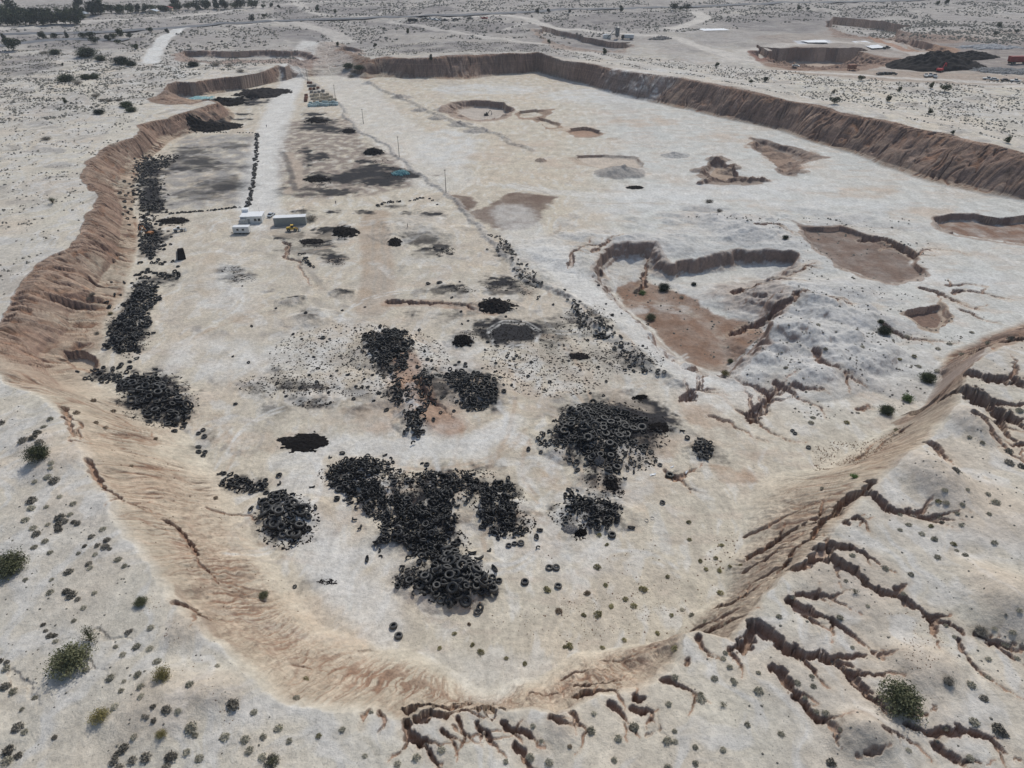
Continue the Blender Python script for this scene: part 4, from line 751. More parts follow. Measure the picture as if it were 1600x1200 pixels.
# outline in the photo, spacing m, size range m, jumble (0 lying flat .. 1 thrown anyhow), layers, words
TH = [
 ('big right-hand heap', [(872,662),(905,636),(940,632),(962,650),(1000,666),(1008,682),(975,690),(975,702),(962,712),(968,735),(950,745),(915,732),(905,706),(878,700),(866,682)], .95, (1.0, 2.3), .25, 2),
 ('low tail left of the big right-hand heap', [(838,688),(852,680),(882,690),(884,708),(850,700)], .95, (.9, 1.4), .4, 1),
 ('left arm of the central heap', [(503,733),(530,722),(570,716),(605,722),(618,740),(592,745),(594,760),(602,780),(606,800),(592,812),(570,800),(555,785),(530,775),(515,758)], .62, (.9, 1.5), 1.0, 3),
 ('trunk of the central heap', [(604,802),(612,782),(640,777),(645,797),(668,782),(700,770),(712,775),(712,792),(705,806),(715,820),(705,842),(698,858),(688,880),(660,880),(640,862),(620,850),(590,862),(585,850),(600,830)], .60, (.9, 1.6), 1.0, 3),
 ('central heap right arm', [(660,728),(676,740),(700,742),(730,740),(745,750),(757,760),(800,756),(806,770),(800,785),(806,800),(824,820),(820,834),(790,838),(770,836),(752,825),(747,805),(755,793),(725,772),(700,776),(665,782),(660,745)], .64, (.9, 1.5), 1.0, 3),
 ('bottom of the central heap', [(682,866),(712,862),(735,880),(745,900),(768,912),(773,928),(745,932),(733,946),(690,950),(680,940),(662,935),(655,914),(680,902)], .85, (1.2, 2.5), .5, 3),
 ('clump left of the central heap bottom', [(617,906),(640,890),(660,902),(652,920),(625,918)], .7, (.8, 1.4), .7, 1),
 ('rounded left heap', [(405,792),(425,773),(450,776),(466,800),(488,806),(488,828),(452,846),(430,838),(410,815)], .9, (1.1, 2.6), .4, 2),
 ('small line of tyres above the rounded left heap', [(349,748),(375,746),(395,756),(416,756),(410,768),(380,766),(352,764)], .8, (1., 1.7), .7, 1),
 ('broad left cliff heap', [(193,596),(205,586),(240,588),(268,600),(265,620),(295,632),(298,645),(285,664),(265,667),(235,655),(210,645),(214,625),(196,612)], 1.0, (1.1, 2.4), .35, 2),
 ('long strip under the left cliff', [(165,545),(178,510),(200,480),(212,446),(245,448),(238,480),(226,520),(216,550),(190,552)], 1.05, (1.1, 2.2), .4, 2),
 ('small bunch at the corner of the left slope', [(138,575),(158,573),(165,586),(192,588),(186,597),(145,596)], 1.1, (1.0, 1.8), .5, 1),
 ('upright heap above the brown track in the middle', [(570,522),(600,515),(640,520),(640,550),(622,585),(604,580),(592,562),(572,548)], .85, (1.0, 1.8), .6, 2),
 ('heap right of the brown track in the middle', [(690,590),(715,578),(770,600),(778,622),(750,645),(727,640),(712,615)], .85, (1.0, 1.8), .6, 2),
 ('dark heap left of the trench in the middle', [(645,592),(662,572),(680,600),(678,640),(664,640),(660,612)], .85, (1.0, 1.6), .6, 1),
 ('end of the dusty mound', [(636,655),(655,648),(668,660),(664,676),(650,681),(638,672)], .9, (1., 1.8), .7, 2),
 ('patch on the dusty mound', [(600,622),(622,602),(642,622),(636,632),(622,640)], .85, (1., 1.6), .7, 1),
 ('jumbled right heap', [(878,772),(900,776),(920,786),(965,796),(970,818),(945,832),(920,822),(886,802)], .68, (.9, 1.6), 1.0, 2),
 ('small clump on its own right of the big heap', [(1083,692),(1098,686),(1112,694),(1110,708),(1090,712)], .8, (1., 1.5), .6, 1),
 ('loose scatter below the sooty stain', [(980,692),(1012,700),(1022,716),(1000,736),(982,728),(972,712)], 1.1, (.8, 1.4), .8, 1),
 ('strip of tyres on the bank above the brown basin', [(893,480),(906,476),(926,503),(955,515),(958,532),(932,530),(903,512)], 1.2, (1., 1.7), .6, 1),
 ('lower end of the strip of tyres on the bank', [(955,535),(975,540),(992,560),(1012,566),(1008,582),(985,574),(962,548)], 1.4, (1., 2.), .5, 1),
 ('upper strip of tyres on the bank', [(766,370),(778,372),(805,398),(800,404),(778,392)], 1.2, (.9, 1.6), .5, 1),
 ('second strip of tyres on the bank', [(808,415),(820,412),(840,440),(850,446),(838,450),(812,440)], 1.3, (.9, 1.6), .5, 1),
 ('far strip of tyres under the left cliff', [(214,262),(235,244),(278,242),(262,262),(236,272),(250,300),(262,330),(214,332)], 1.5, (1., 2.), .6, 1),
 ('tyres thrown down under the left cliff', [(218,340),(244,338),(256,380),(232,400),(220,376)], 1.4, (1., 2.), .7, 1),
 ('short line of tyres below the left cliff', [(244,428),(270,426),(281,430),(278,438),(252,434)], 1.2, (1., 2.), .6, 1),
 ('scattered tyres in the middle of the yard', [(785,550),(808,552),(806,570),(788,568)], 1.6, (.8, 1.2), .7, 1),
 ('dark tyres at the trench end in the yard', [(750,470),(795,472),(797,486),(760,484)], 1.2, (.9, 1.5), .6, 1),
]
def inpoly(px, py, P):
    c_ = False; j = len(P) - 1
    for i in range(len(P)):
        if (P[i][1] > py) != (P[j][1] > py) and px < (P[j][0] - P[i][0]) * (py - P[i][1]) / (P[j][1] - P[i][1]) + P[i][0]: c_ = not c_
        j = i
    return c_
rg = random.Random(11); tyres = []
for hi, (wd_, poly, spc, (s0, s1), jum, lay) in enumerate(TH):
    P = rough(G(poly, 'f'), .18, 2, True, 70 + hi); mn = P.min(0); mx = P.max(0); pl = P.tolist(); c0 = P.mean(0)
    for L_ in range(lay):
        got = []; dd = spc * (1 + .35 * L_); area = (mx - mn).prod(); tries = int(area / dd ** 2 * 5)
        for _ in range(tries):
            x = rg.uniform(mn[0], mx[0]); y = rg.uniform(mn[1], mx[1])
            if L_ and rg.random() < .2: continue
            xs, ys = (c0[0] + (x - c0[0]) * 1.0, c0[1] + (y - c0[1]))
            if not inpoly(xs, ys, pl): continue
            if L_:   # upper layers keep in from the edge
                if not (inpoly(x + (x - c0[0]) * .12 * L_, y + (y - c0[1]) * .12 * L_, pl)): continue
            if jum > .3 and float(pn(x / 2.1 + 7 * hi, y / 2.1, 15)) < -.07 - .08 * rg.random(): continue
            if any((x - a_) ** 2 + (y - b_) ** 2 < dd * dd for a_, b_ in got): continue
            got.append((x, y)); s = s0 + (s1 - s0) * rg.random() ** 2.2
            tyres.append([x, y, L_ * .33 * (.8 + .3 * jum), s, rg.uniform(0, 6.28), rg.gauss(0, .12 + .75 * jum), hi, None])
# stray tyres near the heaps
for hi, (wd_, poly, spc, (s0, s1), jum, lay) in enumerate(TH[:23]):
    P = G(poly, 'f'); 
    for _ in range(int(6 + len(poly) * .8)):
        i = rg.randrange(len(P)); q = P[i] + (P[i] - P.mean(0)) * rg.uniform(.03, .22) + np.array([rg.gauss(0, 1.2), rg.gauss(0, 1.2)])
        tyres.append([q[0], q[1], 0, rg.uniform(s0, s0 + .35), rg.uniform(0, 6.28), rg.gauss(0, .3), hi, None])
# tyres lying alone: u, v, px across, words
LONE = [(615,980,13,'upper of two thick tyres alone below the central heap'),(623,995,13.5,'lower of two thick tyres alone below the central heap'),(820,911,13,'left tyre of four by the olive ball shrub'),(858,889,12,'top tyre of four by the olive ball shrub'),
 (869,889,12,'tyre behind the top one of four by the olive ball shrub'),(872,918,12,'lowest tyre of four by the olive ball shrub'),(795,854,10,'left one of a row of three tyres'),(804,851,9,'middle one of a row of three tyres'),(814,851,11,'right one of a row of three tyres'),(1046,746,14,'thick standing tyre alone beside the white boards'),
 (1035,787,9,'tyre alone on pale sand under the white boards'),(884,811,9,'tyre above a fatter one left of the jumbled heap'),(884,820,11,'fat tyre beside the brown rubble left of the jumbled heap'),(934,826,11,'tyre at the lower edge of the jumbled heap'),(956,838,13,'wide tyre just below the jumbled heap'),(1092,714,8,'left of two tyres under the small clump'),(1103,714,7,'right of two tyres under the small clump'),
 (1238,674,7,'upper of two tyres on the bare right slope'),(1242,678,7,'lower of two tyres on the bare right slope'),(1263,700,8,'half-buried tyre alone on the bare right slope'),(318,674,8,'top of three tyres right of the left slope'),(311,679,8,'left of three tyres right of the left slope'),(320,684,9,'bottom of three tyres right of the left slope'),
 (311,700,9,'upper of four stacked close together near the left slope'),(311,707,9,'second of four close together near the left slope'),(321,708,8,'right of four close together near the left slope'),(318,713,8,'lowest of four close together near the left slope'),(902,736,10,'tyre alone left of the sooty tail'),(901,725,10,'tyre above the lone one left of the sooty tail'),
 (890,720,9,'small tyre at the left of the sooty tail'),(845,708,7,'small tyre alone left of the big right-hand heap'),(752,926,15,'big tyre at the right foot of the central heap'),(763,928,11,'middle tyre at the right foot of the central heap'),(774,928,11,'outermost tyre at the right foot of the central heap'),(461,918,7,'thin ring-like tyre alone on the left slope foot'),
 (575,713,8,'tyre alone above the central heap'),(667,727,9,'tyre on the upper edge of the central heap'),(728,787,7,'tyre alone between two arms of the central heap'),(612,747,10,'upper of two tyres in the gap of the central heap'),(616,756,12,'lower of two tyres in the gap of the central heap'),(637,752,11,'right tyre in the gap of the central heap'),(530,767,13,'tyre with pale rim at the left edge of the central heap'),
 (1038,582,7,'upper right tyre by the bank end'),(1028,580,8,'tyre at the very end of the bank'),(190,570,8,'dark tyre alone by the left cliff foot'),(505,529,8,'tyre alone on the sand above the middle'),(668,562,7,'small tyre above the brown track'),(807,557,6,'small tyre left of the charred patch'),(830,567,6,'small tyre below the charred patch'),(803,562,6,'tiny tyre left of the charred patch'),
 (1093,694,12,'round tyre on top of the small right clump'),(1031,728,8,'tyre alone right of the loose scatter'),(993,692,9,'upper tyre of the loose scatter'),(1005,706,9,'middle tyre of the loose scatter'),(1016,709,8,'right tyre of the loose scatter'),(700,875,16,'fat tyre on the shoulder of the central heap bottom'),(708,928,20,'widest tyre lying on the front of the central heap bottom'),(703,908,18,'big tyre in the middle of the central heap bottom'),(711,870,15,'big tyre on the crown of the central heap bottom'),(438,807,16,'widest tyre on the rounded left heap'),(952,701,13,'pale-rimmed tyre on the front of the big right heap'),(892,672,13,'wide tyre on the left flank of the big right heap'),
 (1175,650,1,None)][:-1]
for (u, v, px, wd_) in LONE:
    x, y, z = P3(u, v); d = y * cp + (CAMZ - z) * sp; s = px / FPX * d * 1.0
    thick = px >= 13 or 'thick' in wd_
    onheap = any(k in wd_ for k in ('front of', 'shoulder', 'crown', 'in the middle of the central', 'on the rounded', 'left flank'))
    tyres.append([x, y, 1.1 if onheap else 0, s, rg.uniform(0, 6.28), rg.gauss(0, .10), 1 if thick else 0, wd_])
T = tyres; TX = np.array([[q[0], q[1]] for q in T]); TZ = hz(TX[:, 0], TX[:, 1]); NX, NY = normals(TX[:, 0], TX[:, 1])
app = np.array([q[3] / (q[1] * cp + (CAMZ - TZ[i]) * sp) * (1 if q[2] > 0 or q[7] else .9) + (10 if q[7] else 0) for i, q in enumerate(T)])
order = np.argsort(-app); indiv = set(order[:300].tolist()); print('tyres', len(T))
from mathutils import Matrix, Euler
SIZE_ORD = ['largest', 'second largest', 'third largest', 'fourth largest', 'fifth largest', 'sixth largest', 'seventh largest', 'eighth largest', 'ninth largest', 'tenth largest', 'eleventh largest', 'twelfth largest', 'thirteenth largest', 'fourteenth largest'] + [w_ + ' largest' for w_ in 'fifteenth sixteenth seventeenth eighteenth nineteenth twentieth twenty-first twenty-second twenty-third twenty-fourth twenty-fifth twenty-sixth twenty-seventh'.split()]
cells = {}; LBL = {}
for i in indiv:
    if T[i][7]: continue
    Pq = np.array(TH[T[i][6]][1], float); c_ = Pq.mean(0); sz_ = (Pq.max(0) - Pq.min(0)) / 6
    x_, y_, z_ = T[i][0], T[i][1], TZ[i] + T[i][2]; dep = y_ * cp + (CAMZ - z_) * sp
    u_ = 800 + FPX * x_ / dep; v_ = 600 - FPX * (y_ * sp - (CAMZ - z_) * cp) / dep
    cx_ = 'left' if u_ < c_[0] - sz_[0] else ('right' if u_ > c_[0] + sz_[0] else ''); cy_ = 'upper' if v_ < c_[1] - sz_[1] else ('lower' if v_ > c_[1] + sz_[1] else '')
    cells.setdefault((T[i][6], (cy_ + ' ' + cx_).strip() or 'middle', 'tipped' if abs(T[i][5]) > .6 else 'flat'), []).append((-T[i][3], i))
for (h_, cell, pose), lst in cells.items():
    lst.sort()
    for k, (_, i) in enumerate(lst): LBL[i] = '%s %s tyre in the %s part of the %s' % (SIZE_ORD[min(k, 26)], pose, cell, TH[h_][0])
SV, SF = [], []; nV = 0
for i, q in enumerate(T):
    x, y, dz_, s, rz, tilt, hi, wd_ = q
    tilt = max(-1.5, min(1.5, tilt)); half = s * (.15 * abs(math.cos(tilt)) + .42 * abs(math.sin(tilt)))
    z = TZ[i] + dz_ + half * .92
    nrm = Vector((-NX[i] * .7, -NY[i] * .7, 1)).normalized()
    Rm = nrm.to_track_quat('Z', 'Y').to_matrix() @ Matrix.Rotation(rz, 3, 'Z') @ Matrix.Rotation(tilt, 3, 'X')
    if i in indiv:
        if wd_:
            md = TY[1] if hi else TY[0]
            if 'ring' in wd_: md = TY[4]
        else: md = rg.choice([TY[0], TY[1], TY[2], TY[3], TY[2], CUT[0], CUT[1], CUT[2], CUT[0]] if TH[hi][4] > .8 else [TY[0], TY[0], TY[1], TY[3], CUT[0], TY[4]] if TH[hi][4] > .3 else [TY[0], TY[0], TY[1], TY[3], TY[4]])
        o = new('tyre', md); o.matrix_world = Matrix.Translation((x, y, z)) @ Rm.to_4x4() @ Matrix.Diagonal((s, s, s, 1))
        if wd_: tag(o, 'black tyre, ' + wd_, 'tyre', 'tyres lying apart from the heaps')
        else: tag(o, LBL[i], 'tyre', 'tyres of the ' + TH[hi][0])
    else:
        V, F_ = TLOW[rg.choice([0, 1, 2, 3, 4, 5, 6, 6, 3] if TH[hi][4] > .8 else [0, 0, 1, 2, 3, 6])]; A = np.array(Rm) * s
        SV.append(V @ A.T.astype(np.float32) + np.array([x, y, z], np.float32)); SF.append(F_[:, ::-1] + nV); nV += len(V)
# border lines of tyres round the yard field, far off
def along(pts, step, s, jit=.3, skip=.0):
    P = G(pts, 'f')
    for a_, b_ in zip(P[:-1], P[1:]):
        L = np.hypot(*(b_ - a_)); n = int(L / step)
        for k in range(n):
            if rg.random() < skip: continue
            p = a_ + (b_ - a_) * k / n; yield p[0] + rg.gauss(0, jit), p[1] + rg.gauss(0, jit), s * rg.uniform(.8, 1.3)
extra = list(along([(402,209),(400,250),(396,285),(388,322)], 1.0, 1.5, .45, .15)) + list(along([(388,322),(330,329),(262,335)], 1.1, 1.3, .2, .1)) + list(along([(290,209),(340,207),(400,208)], 1.8, 1.0, .2, .2)) \
    + list(along([(590,323),(600,317),(628,314)], 1.2, 1.4, .5, .1)) + list(along([(640,314),(660,308),(675,312),(690,322)], 1.5, 1.2, .5, .3)) + list(along([(780,380),(800,405),(815,430),(840,450),(870,468)], 2.6, 1.2, 2.8, .65)) + list(along([(870,468),(900,485),(930,515),(970,540),(1000,565),(1035,582)], 2.6, 1.1, 2.8, .65)) \
    + [q_ for w_ in (1.5, 3., 5.) for q_ in along([(226,248),(221,285),(224,330),(236,375),(234,420),(222,450),(205,485)], 1.5, 1.5, w_, .35)] + list(along([(205,560),(180,580),(195,600)], 1.5, 1.5, 2.5, .3)) \
    + list(along([(474,405),(482,415),(490,420)], 1.1, 1.5, .5)) + list(along([(470,398),(480,399)], 1.2, 1.5, .5)) + list(along([(672,445),(700,444),(720,445)], 2., 1.4, .6, .3)) + list(along([(680,390),(700,392),(712,398)], 2, 1.2, .8, .3))
for _ in range(130):
    u = rg.uniform(360, 1040); v = rg.uniform(440, 640)
    if rg.random() < .5: u = rg.gauss(640, 90); v = rg.gauss(590, 28)
    x, y, z = P3(u, v); extra.append((x, y, rg.uniform(.7, 1.2)))
for (x, y, s) in extra:
    z = float(hz(x, y)); V, F_ = TLOW[rg.choice([0, 1, 2])]
    A = np.array(Euler((rg.gauss(0, .35), rg.gauss(0, .2), rg.uniform(0, 6))).to_matrix()) * s
    SV.append(V @ A.T.astype(np.float32) + np.array([x, y, z + .14 * s], np.float32)); SF.append(F_[:, ::-1] + nV); nV += len(V)
o = new('scrap_tyres', mesh_np('scrap_tyres', np.vstack(SV), np.vstack(SF), M['rubber']))
tag(o, 'hundreds of smaller or buried black tyres filling the heaps and strips of the yard', 'scrap tyres', kind='stuff')
for (u, v, px, wd_) in [(1010,814,7,'left of two thin pale rings on the sand'),(1019,811,7,'right of two thin pale rings on the sand'),(950,829,10,'pale ring below the jumbled tyre heap'),(893,765,9,'pale ring above the jumbled tyre heap'),(908,812,10,'thin ring at the left of the jumbled tyre heap')]:
    x, y, z = P3(u, v); s = px / FPX * (y * cp + (CAMZ - z) * sp); o = new('tyre_ring', RING); o.location = (x, y, z + .06); o.scale = (s, s, s); o.rotation_euler = (rg.gauss(0, .06), rg.gauss(0, .06), 0); tag(o, wd_, 'ring', 'cut tyre rings on the sand')

# ------------------------------------------------------------------ shreds and chips of rubber
SOOTY = [(620,270,20,9),(500,282,16,8),(590,250,14,5),(495,188,20,6),(270,346,18,5),(240,372,14,16),(540,362,16,10),(490,378,22,6),(525,407,14,5),(690,390,20,6),(365,420,18,5),(378,434,18,5),(720,452,20,4),(785,442,26,9),(780,478,26,7),
 (790,515,40,14),(745,522,24,8),(722,533,10,6),(608,550,34,28),(735,608,42,24),(660,608,16,30),(625,618,22,14),(650,658,16,14),(480,606,34,7),(490,628,30,6),(440,600,60,16),(925,690,55,34),(1000,675,44,24),(940,640,60,14),(940,748,26,26),(965,768,10,6),(998,715,24,16),(1100,702,16,11),(1000,622,10,4),
 (920,500,36,22),(985,560,46,20),(820,440,16,16),(560,740,55,22),(620,760,40,22),(650,800,60,40),(690,850,40,26),(770,775,46,24),(795,815,36,20),(705,905,54,36),(640,905,24,14),(735,738,40,6),(448,812,44,38),(380,757,34,10),(246,626,54,40),(200,515,32,36),(225,455,18,22),(235,290,22,44),(165,585,26,9),(510,907,14,4),(640,752,24,12),(915,800,50,20),(905,834,10,5),(860,560,90,50),(560,560,120,50)]
CV, CF = [], []; nC = 0
for (u, v, rx, ry) in SOOTY:
    n = int(40 + rx * ry * (.30 if v > 420 else .2))
    for _ in range(n):
        an = rg.uniform(0, 6.283); k = rg.random() ** .55 * 1.18
        x, y = gpz(u + rx * k * math.cos(an), v + ry * k * math.sin(an), 0.5); x = float(x); y = float(y); z = float(hz(x, y))
        s = rg.uniform(.10, .42) * (1 + y / 500); a2 = rg.uniform(0, 6.28); c_, s_ = math.cos(a2), math.sin(a2); l_ = s * rg.uniform(1, 2.2); w2 = s * .4; hh = s * rg.uniform(.2, .7)
        q = [(-l_ / 2, -w2), (l_ / 2, -w2 * .6), (l_ * .3, w2), (-l_ * .4, w2 * .8)]
        CV += [(x + a_ * c_ - b_ * s_, y + a_ * s_ + b_ * c_, z - .03) for a_, b_ in q] + [(x + rg.uniform(-.1, .1) * l_, y + rg.uniform(-.1, .1) * l_, z + hh)]
        CF += [(nC, nC + 1, nC + 4), (nC + 1, nC + 2, nC + 4), (nC + 2, nC + 3, nC + 4), (nC + 3, nC, nC + 4)]; nC += 5
o = new('rubber_shreds', mesh_np('rubber_shreds', CV, CF, M['char'])); tag(o, 'black shreds and crumbs of rubber strewn round the tyre heaps', 'rubber shreds', kind='stuff')

# ------------------------------------------------------------------ heaps as lumps of their own
def heap(name, u, v, rx, ry, h, m, label, cat, group=None, rot=0.0, seed=0, px=True, rag=.55, res=72, z0=None, off='f', fine=.30):
    """an uneven heap, rx x ry metres, standing on the ground at (u, v)"""
    x0, y0, zz = P3(u, v); g = np.linspace(-1.35, 1.35, res); a_, b_ = np.meshgrid(g, g)
    n = fbm(a_ * 2.2 + seed * 3.1, b_ * 2.2 + seed, 4, 900 + seed); n2 = fbm(a_ * 6 + seed, b_ * 6, 4, 930 + seed)
    d = 1 - np.hypot(a_, b_) + rag * n + fine * n2
    hh = h * np.clip(d, 0, 1) ** .7 * (1 + .5 * n2)
    xr = a_ * rx * math.cos(rot) - b_ * ry * math.sin(rot) + x0; yr = a_ * rx * math.sin(rot) + b_ * ry * math.cos(rot) + y0
    zg = hz(xr.ravel(), yr.ravel()).reshape(xr.shape); zt = zg + np.where(d > 0, hh + .05, -.3)
    id_ = np.arange(res * res).reshape(res, res); keep = (d[:-1, :-1] > -.06) & (d[1:, 1:] > -.06) & (d[:-1, 1:] > -.06) & (d[1:, :-1] > -.06)
    F_ = np.stack([id_[:-1, :-1], id_[:-1, 1:], id_[1:, 1:], id_[1:, :-1]], -1)[keep]
    V = np.stack([xr - x0, yr - y0, zt - zz], -1).reshape(-1, 3)
    us = np.unique(F_); mp = np.zeros(res * res, int); mp[us] = np.arange(len(us))
    o = new(name, mesh_np(name, V[us], mp[F_], m)); o.location = (x0, y0, zz); tag(o, label, cat, group); return o
g_ = 'charred heaps of burnt rubber'
heap('ash_heap', 477, 692, 5.6, 3.4, .5, M['char'], 'flat black charred patch alone above the left arm of the central tyre heap', 'ash heap', g_, 0, 1)
heap('ash_heap', 448, 688, 2.2, 1.0, .3, M['char'], 'narrow charred tongue at the left of the large flat black patch', 'ash heap', g_, 0, 2)
heap('ash_heap', 905, 557, 2.8, 1.8, .5, M['char'], 'small round charred heap below the tyres on the bank', 'ash heap', g_, 0, 3)
heap('ash_heap', 270, 346, 6.0, 3.4, .9, M['char'], 'oval charred heap under the corner of the yard field', 'ash heap', g_, 0, 4)
heap('ash_heap', 617, 379, 2.6, 2.8, .8, M['char'], 'small charred heap in the hollow of the light mound', 'ash heap', g_, 0, 5)
heap('ash_heap', 487, 378, 4.6, 2.6, .7, M['char'], 'charred heap right of the ditch below the yellow loader', 'ash heap', g_, 0, 6)
heap('ash_heap', 775, 477, 5.6, 3.6, 1.0, M['char'], 'charred mound at the right end of the brown trench', 'ash heap', g_, 0, 7)
heap('ash_heap', 723, 532, 3.0, 2.6, .9, M['char'], 'small charred mound under the sooty patch in the middle', 'ash heap', g_, 0, 8)
heap('ash_heap', 1000, 622, 2.0, .9, .5, M['char'], 'small charred lump above the big right tyre heap', 'ash heap', g_, .3, 9)
heap('ash_heap', 465, 831, 2.2, 1.2, .8, M['char'], 'charred ridge at the foot of the rounded left tyre heap', 'ash heap', g_, .5, 10)
heap('ash_heap', 908, 834, 1.3, .8, .7, M['char'], 'charred lump under the jumbled tyre heap at the right', 'ash heap', g_, .3, 11)
heap('ash_heap', 955, 757, 1.6, 1.8, .6, M['char'], 'charred tail hanging from the big right tyre heap', 'ash heap', g_, .3, 12)
heap('ash_heap', 1030, 668, 2.6, 1.6, .4, M['char'], 'wide charred stain heap at the right side of the big tyre heap', 'ash heap', g_, .2, 13, rag=.6)
heap('ash_heap', 410, 147, 18, 18, 2.6, M['char'], 'long dark heap under the far small cliff', 'ash heap', g_, 0, 14)
heap('ash_heap', 358, 160, 12, 12, 2.4, M['char'], 'round dark heap between the two far cliffs', 'ash heap', g_, 0, 15)
heap('ash_heap', 354, 198, 9, 8, 1.6, M['char'], 'black heap at the end of the left cliff', 'ash heap', g_, 0, 16)
heap('ash_heap', 322, 201, 11, 6, 1.4, M['char'], 'low black heap behind the yard field', 'ash heap', g_, 0, 17)
heap('ash_heap', 583, 238, 5.0, 3.6, 1.8, M['char'], 'sooty heap beside the fence posts in the far yard', 'ash heap', g_, 0, 18, rag=.6)
heap('ash_heap', 494, 187, 6.0, 5.0, 1.2, M['char'], 'sooty heap below the stacked bales', 'ash heap', g_, 0, 19, rag=.6)
heap('ash_heap', 495, 281, 6.0, 4.0, 1.0, M['char'], 'dark heap at the left of the far sooty yard', 'ash heap', g_, 0, 20, rag=.7)
heap('ash_heap', 540, 362, 5.0, 4.0, 1.0, M['char'], 'dark heap between the yellow loader and the light mound', 'ash heap', g_, 0, 21, rag=.7)
heap('ash_heap', 992, 294, 4.0, 2.2, .8, M['char'], 'small black heap on the white flat of the large pit', 'ash heap', g_, 0, 22, rag=.5)
heap('ash_heap', 545, 205, 3.4, 3.4, 1., M['char'], 'small sooty heap right of the far yard', 'ash heap', g_, 0, 23, rag=.5)
heap('rubble_heap', 890, 828, 1.5, 1.0, .8, M['rock'], 'small pale rubble heap beside the fat tyre', 'rubble heap', None, 0, 24)
heap('rubble_heap', 936, 722, 1.1, .8, 1.6, M['rock'], 'pale boulder of rubble on the big right tyre heap', 'rubble heap', None, 0, 25)
heap('tarp_heap', 626, 272, 4.2, 3.2, 1.7, M['teal'], 'crumpled turquoise tarpaulin heap by the sooty yard', 'tarpaulin', 'turquoise tarpaulins', 0, 26)
heap('tarp_heap', 312, 154, 9, 7, .8, M['teal'], 'torn turquoise sheet under the far small cliff', 'tarpaulin', 'turquoise tarpaulins', 0, 27, rag=.8)
heap('spoil_heap', 1462, 103, 36, 22, 9.5, M['char'], 'large dark spoil heap beside the red machine', 'spoil heap', None, .05, 28, rag=.12, res=90, fine=.06)
heap('spoil_heap', 1510, 91, 26, 12, 5., M['char'], 'long tapering dark spoil heap behind the red machine', 'spoil heap', None, .1, 29, rag=.15, fine=.08)
heap('scrap_heap', 1560, 112, 22, 14, 2.0, M['gravel'], 'grey heap of scrap at the right edge of the far works', 'scrap heap', None, 0, 30, rag=.6)
heap('scrap_heap', 1545, 75, 24, 12, 2.2, M['gravel'], 'dull grey scrap heap behind the dark spoil heaps', 'scrap heap', None, 0, 31, rag=.7)
heap('gravel_heap', 1032, 62, 9, 8, 3, M['rock'], 'small dark gravel heap beside the far dirt road', 'gravel heap', None, 0, 32)

# ------------------------------------------------------------------ plants
rn = np.random.RandomState(5)
def quads(Cn, size, up=0.0):
    """one small leaf-like face at each point"""
    n = len(Cn); a_ = rn.normal(size=(n, 3)); a_ /= np.linalg.norm(a_, axis=1)[:, None]
    b_ = rn.normal(size=(n, 3)); b_ -= a_ * (a_ * b_).sum(1)[:, None]; b_ /= np.linalg.norm(b_, axis=1)[:, None]
    s = (size * rn.uniform(.5, 1.3, n))[:, None]
    V = np.stack([Cn - a_ * s, Cn + b_ * s * .55, Cn + a_ * s, Cn - b_ * s * .55], 1).reshape(-1, 3)
    return V, np.arange(4 * n).reshape(n, 4)
def ball_shrub(n=420, h=.75, spread=1.0, sz=.085, holes=.3):
    """unit-wide rounded twiggy shrub standing on z = 0"""
    d = rn.normal(size=(n * 2, 3)); d /= np.linalg.norm(d, axis=1)[:, None]; d[:, 2] = np.abs(d[:, 2])
    k = .5 * rn.uniform(.25, 1, n * 2) ** .5
    lob = 1 + .28 * pn(d[:, 0] * 2 + rn.rand() * 50, d[:, 1] * 2 + d[:, 2] * 2, 44)
    Cn = d * (k * lob)[:, None] * np.array([1, spread, h * 2 * .62]); keep = pn(Cn[:, 0] * 7 + 3, Cn[:, 1] * 7 + Cn[:, 2] * 5, 45) > -holes
    V, F_ = quads(Cn[keep][:n], sz); V[:, 2] = np.maximum(V[:, 2], 0.0); return V, F_
def open_bush(nb=16, per=60, sz=.045, h=.8, r=.5, tip=.16):
    tips = []; st = []
    for k in range(nb):
        an = rn.uniform(0, 6.283); le = rn.uniform(.25, 1); e = np.array([math.cos(an) * r * le, math.sin(an) * r * le, h * (1.05 - .55 * le) * rn.uniform(.7, 1.1)]); st.append(e)
        for q in range(3):
            f_ = rn.uniform(.5, 1); tips.append(e * f_ + rn.normal(size=3) * .05)
    tips = np.array(tips); Cn = np.repeat(tips, per // 3, 0) + rn.normal(size=(len(tips) * (per // 3), 3)) * tip * .55
    Cn[:, 2] = np.abs(Cn[:, 2]) + .02
    V, F_ = quads(Cn, sz)
    mb = MB()
    for e in st: mb.tube((0, 0, 0), tuple(e * .9), .018, .006, 4)
    return V, F_, mb
LK = {}
for nm, mm in (('grey', 'grey'), ('olive', 'olive'), ('dark', 'darktw'), ('pink', 'pink')):
    LK[nm] = [mesh_np('shrub', *ball_shrub(rn.randint(330, 460), rn.uniform(.6, .8), rn.uniform(.75, 1.1), .075 if nm != 'dark' else .09, .3 if nm != 'dark' else .1), M[mm]) for _ in range(4)]
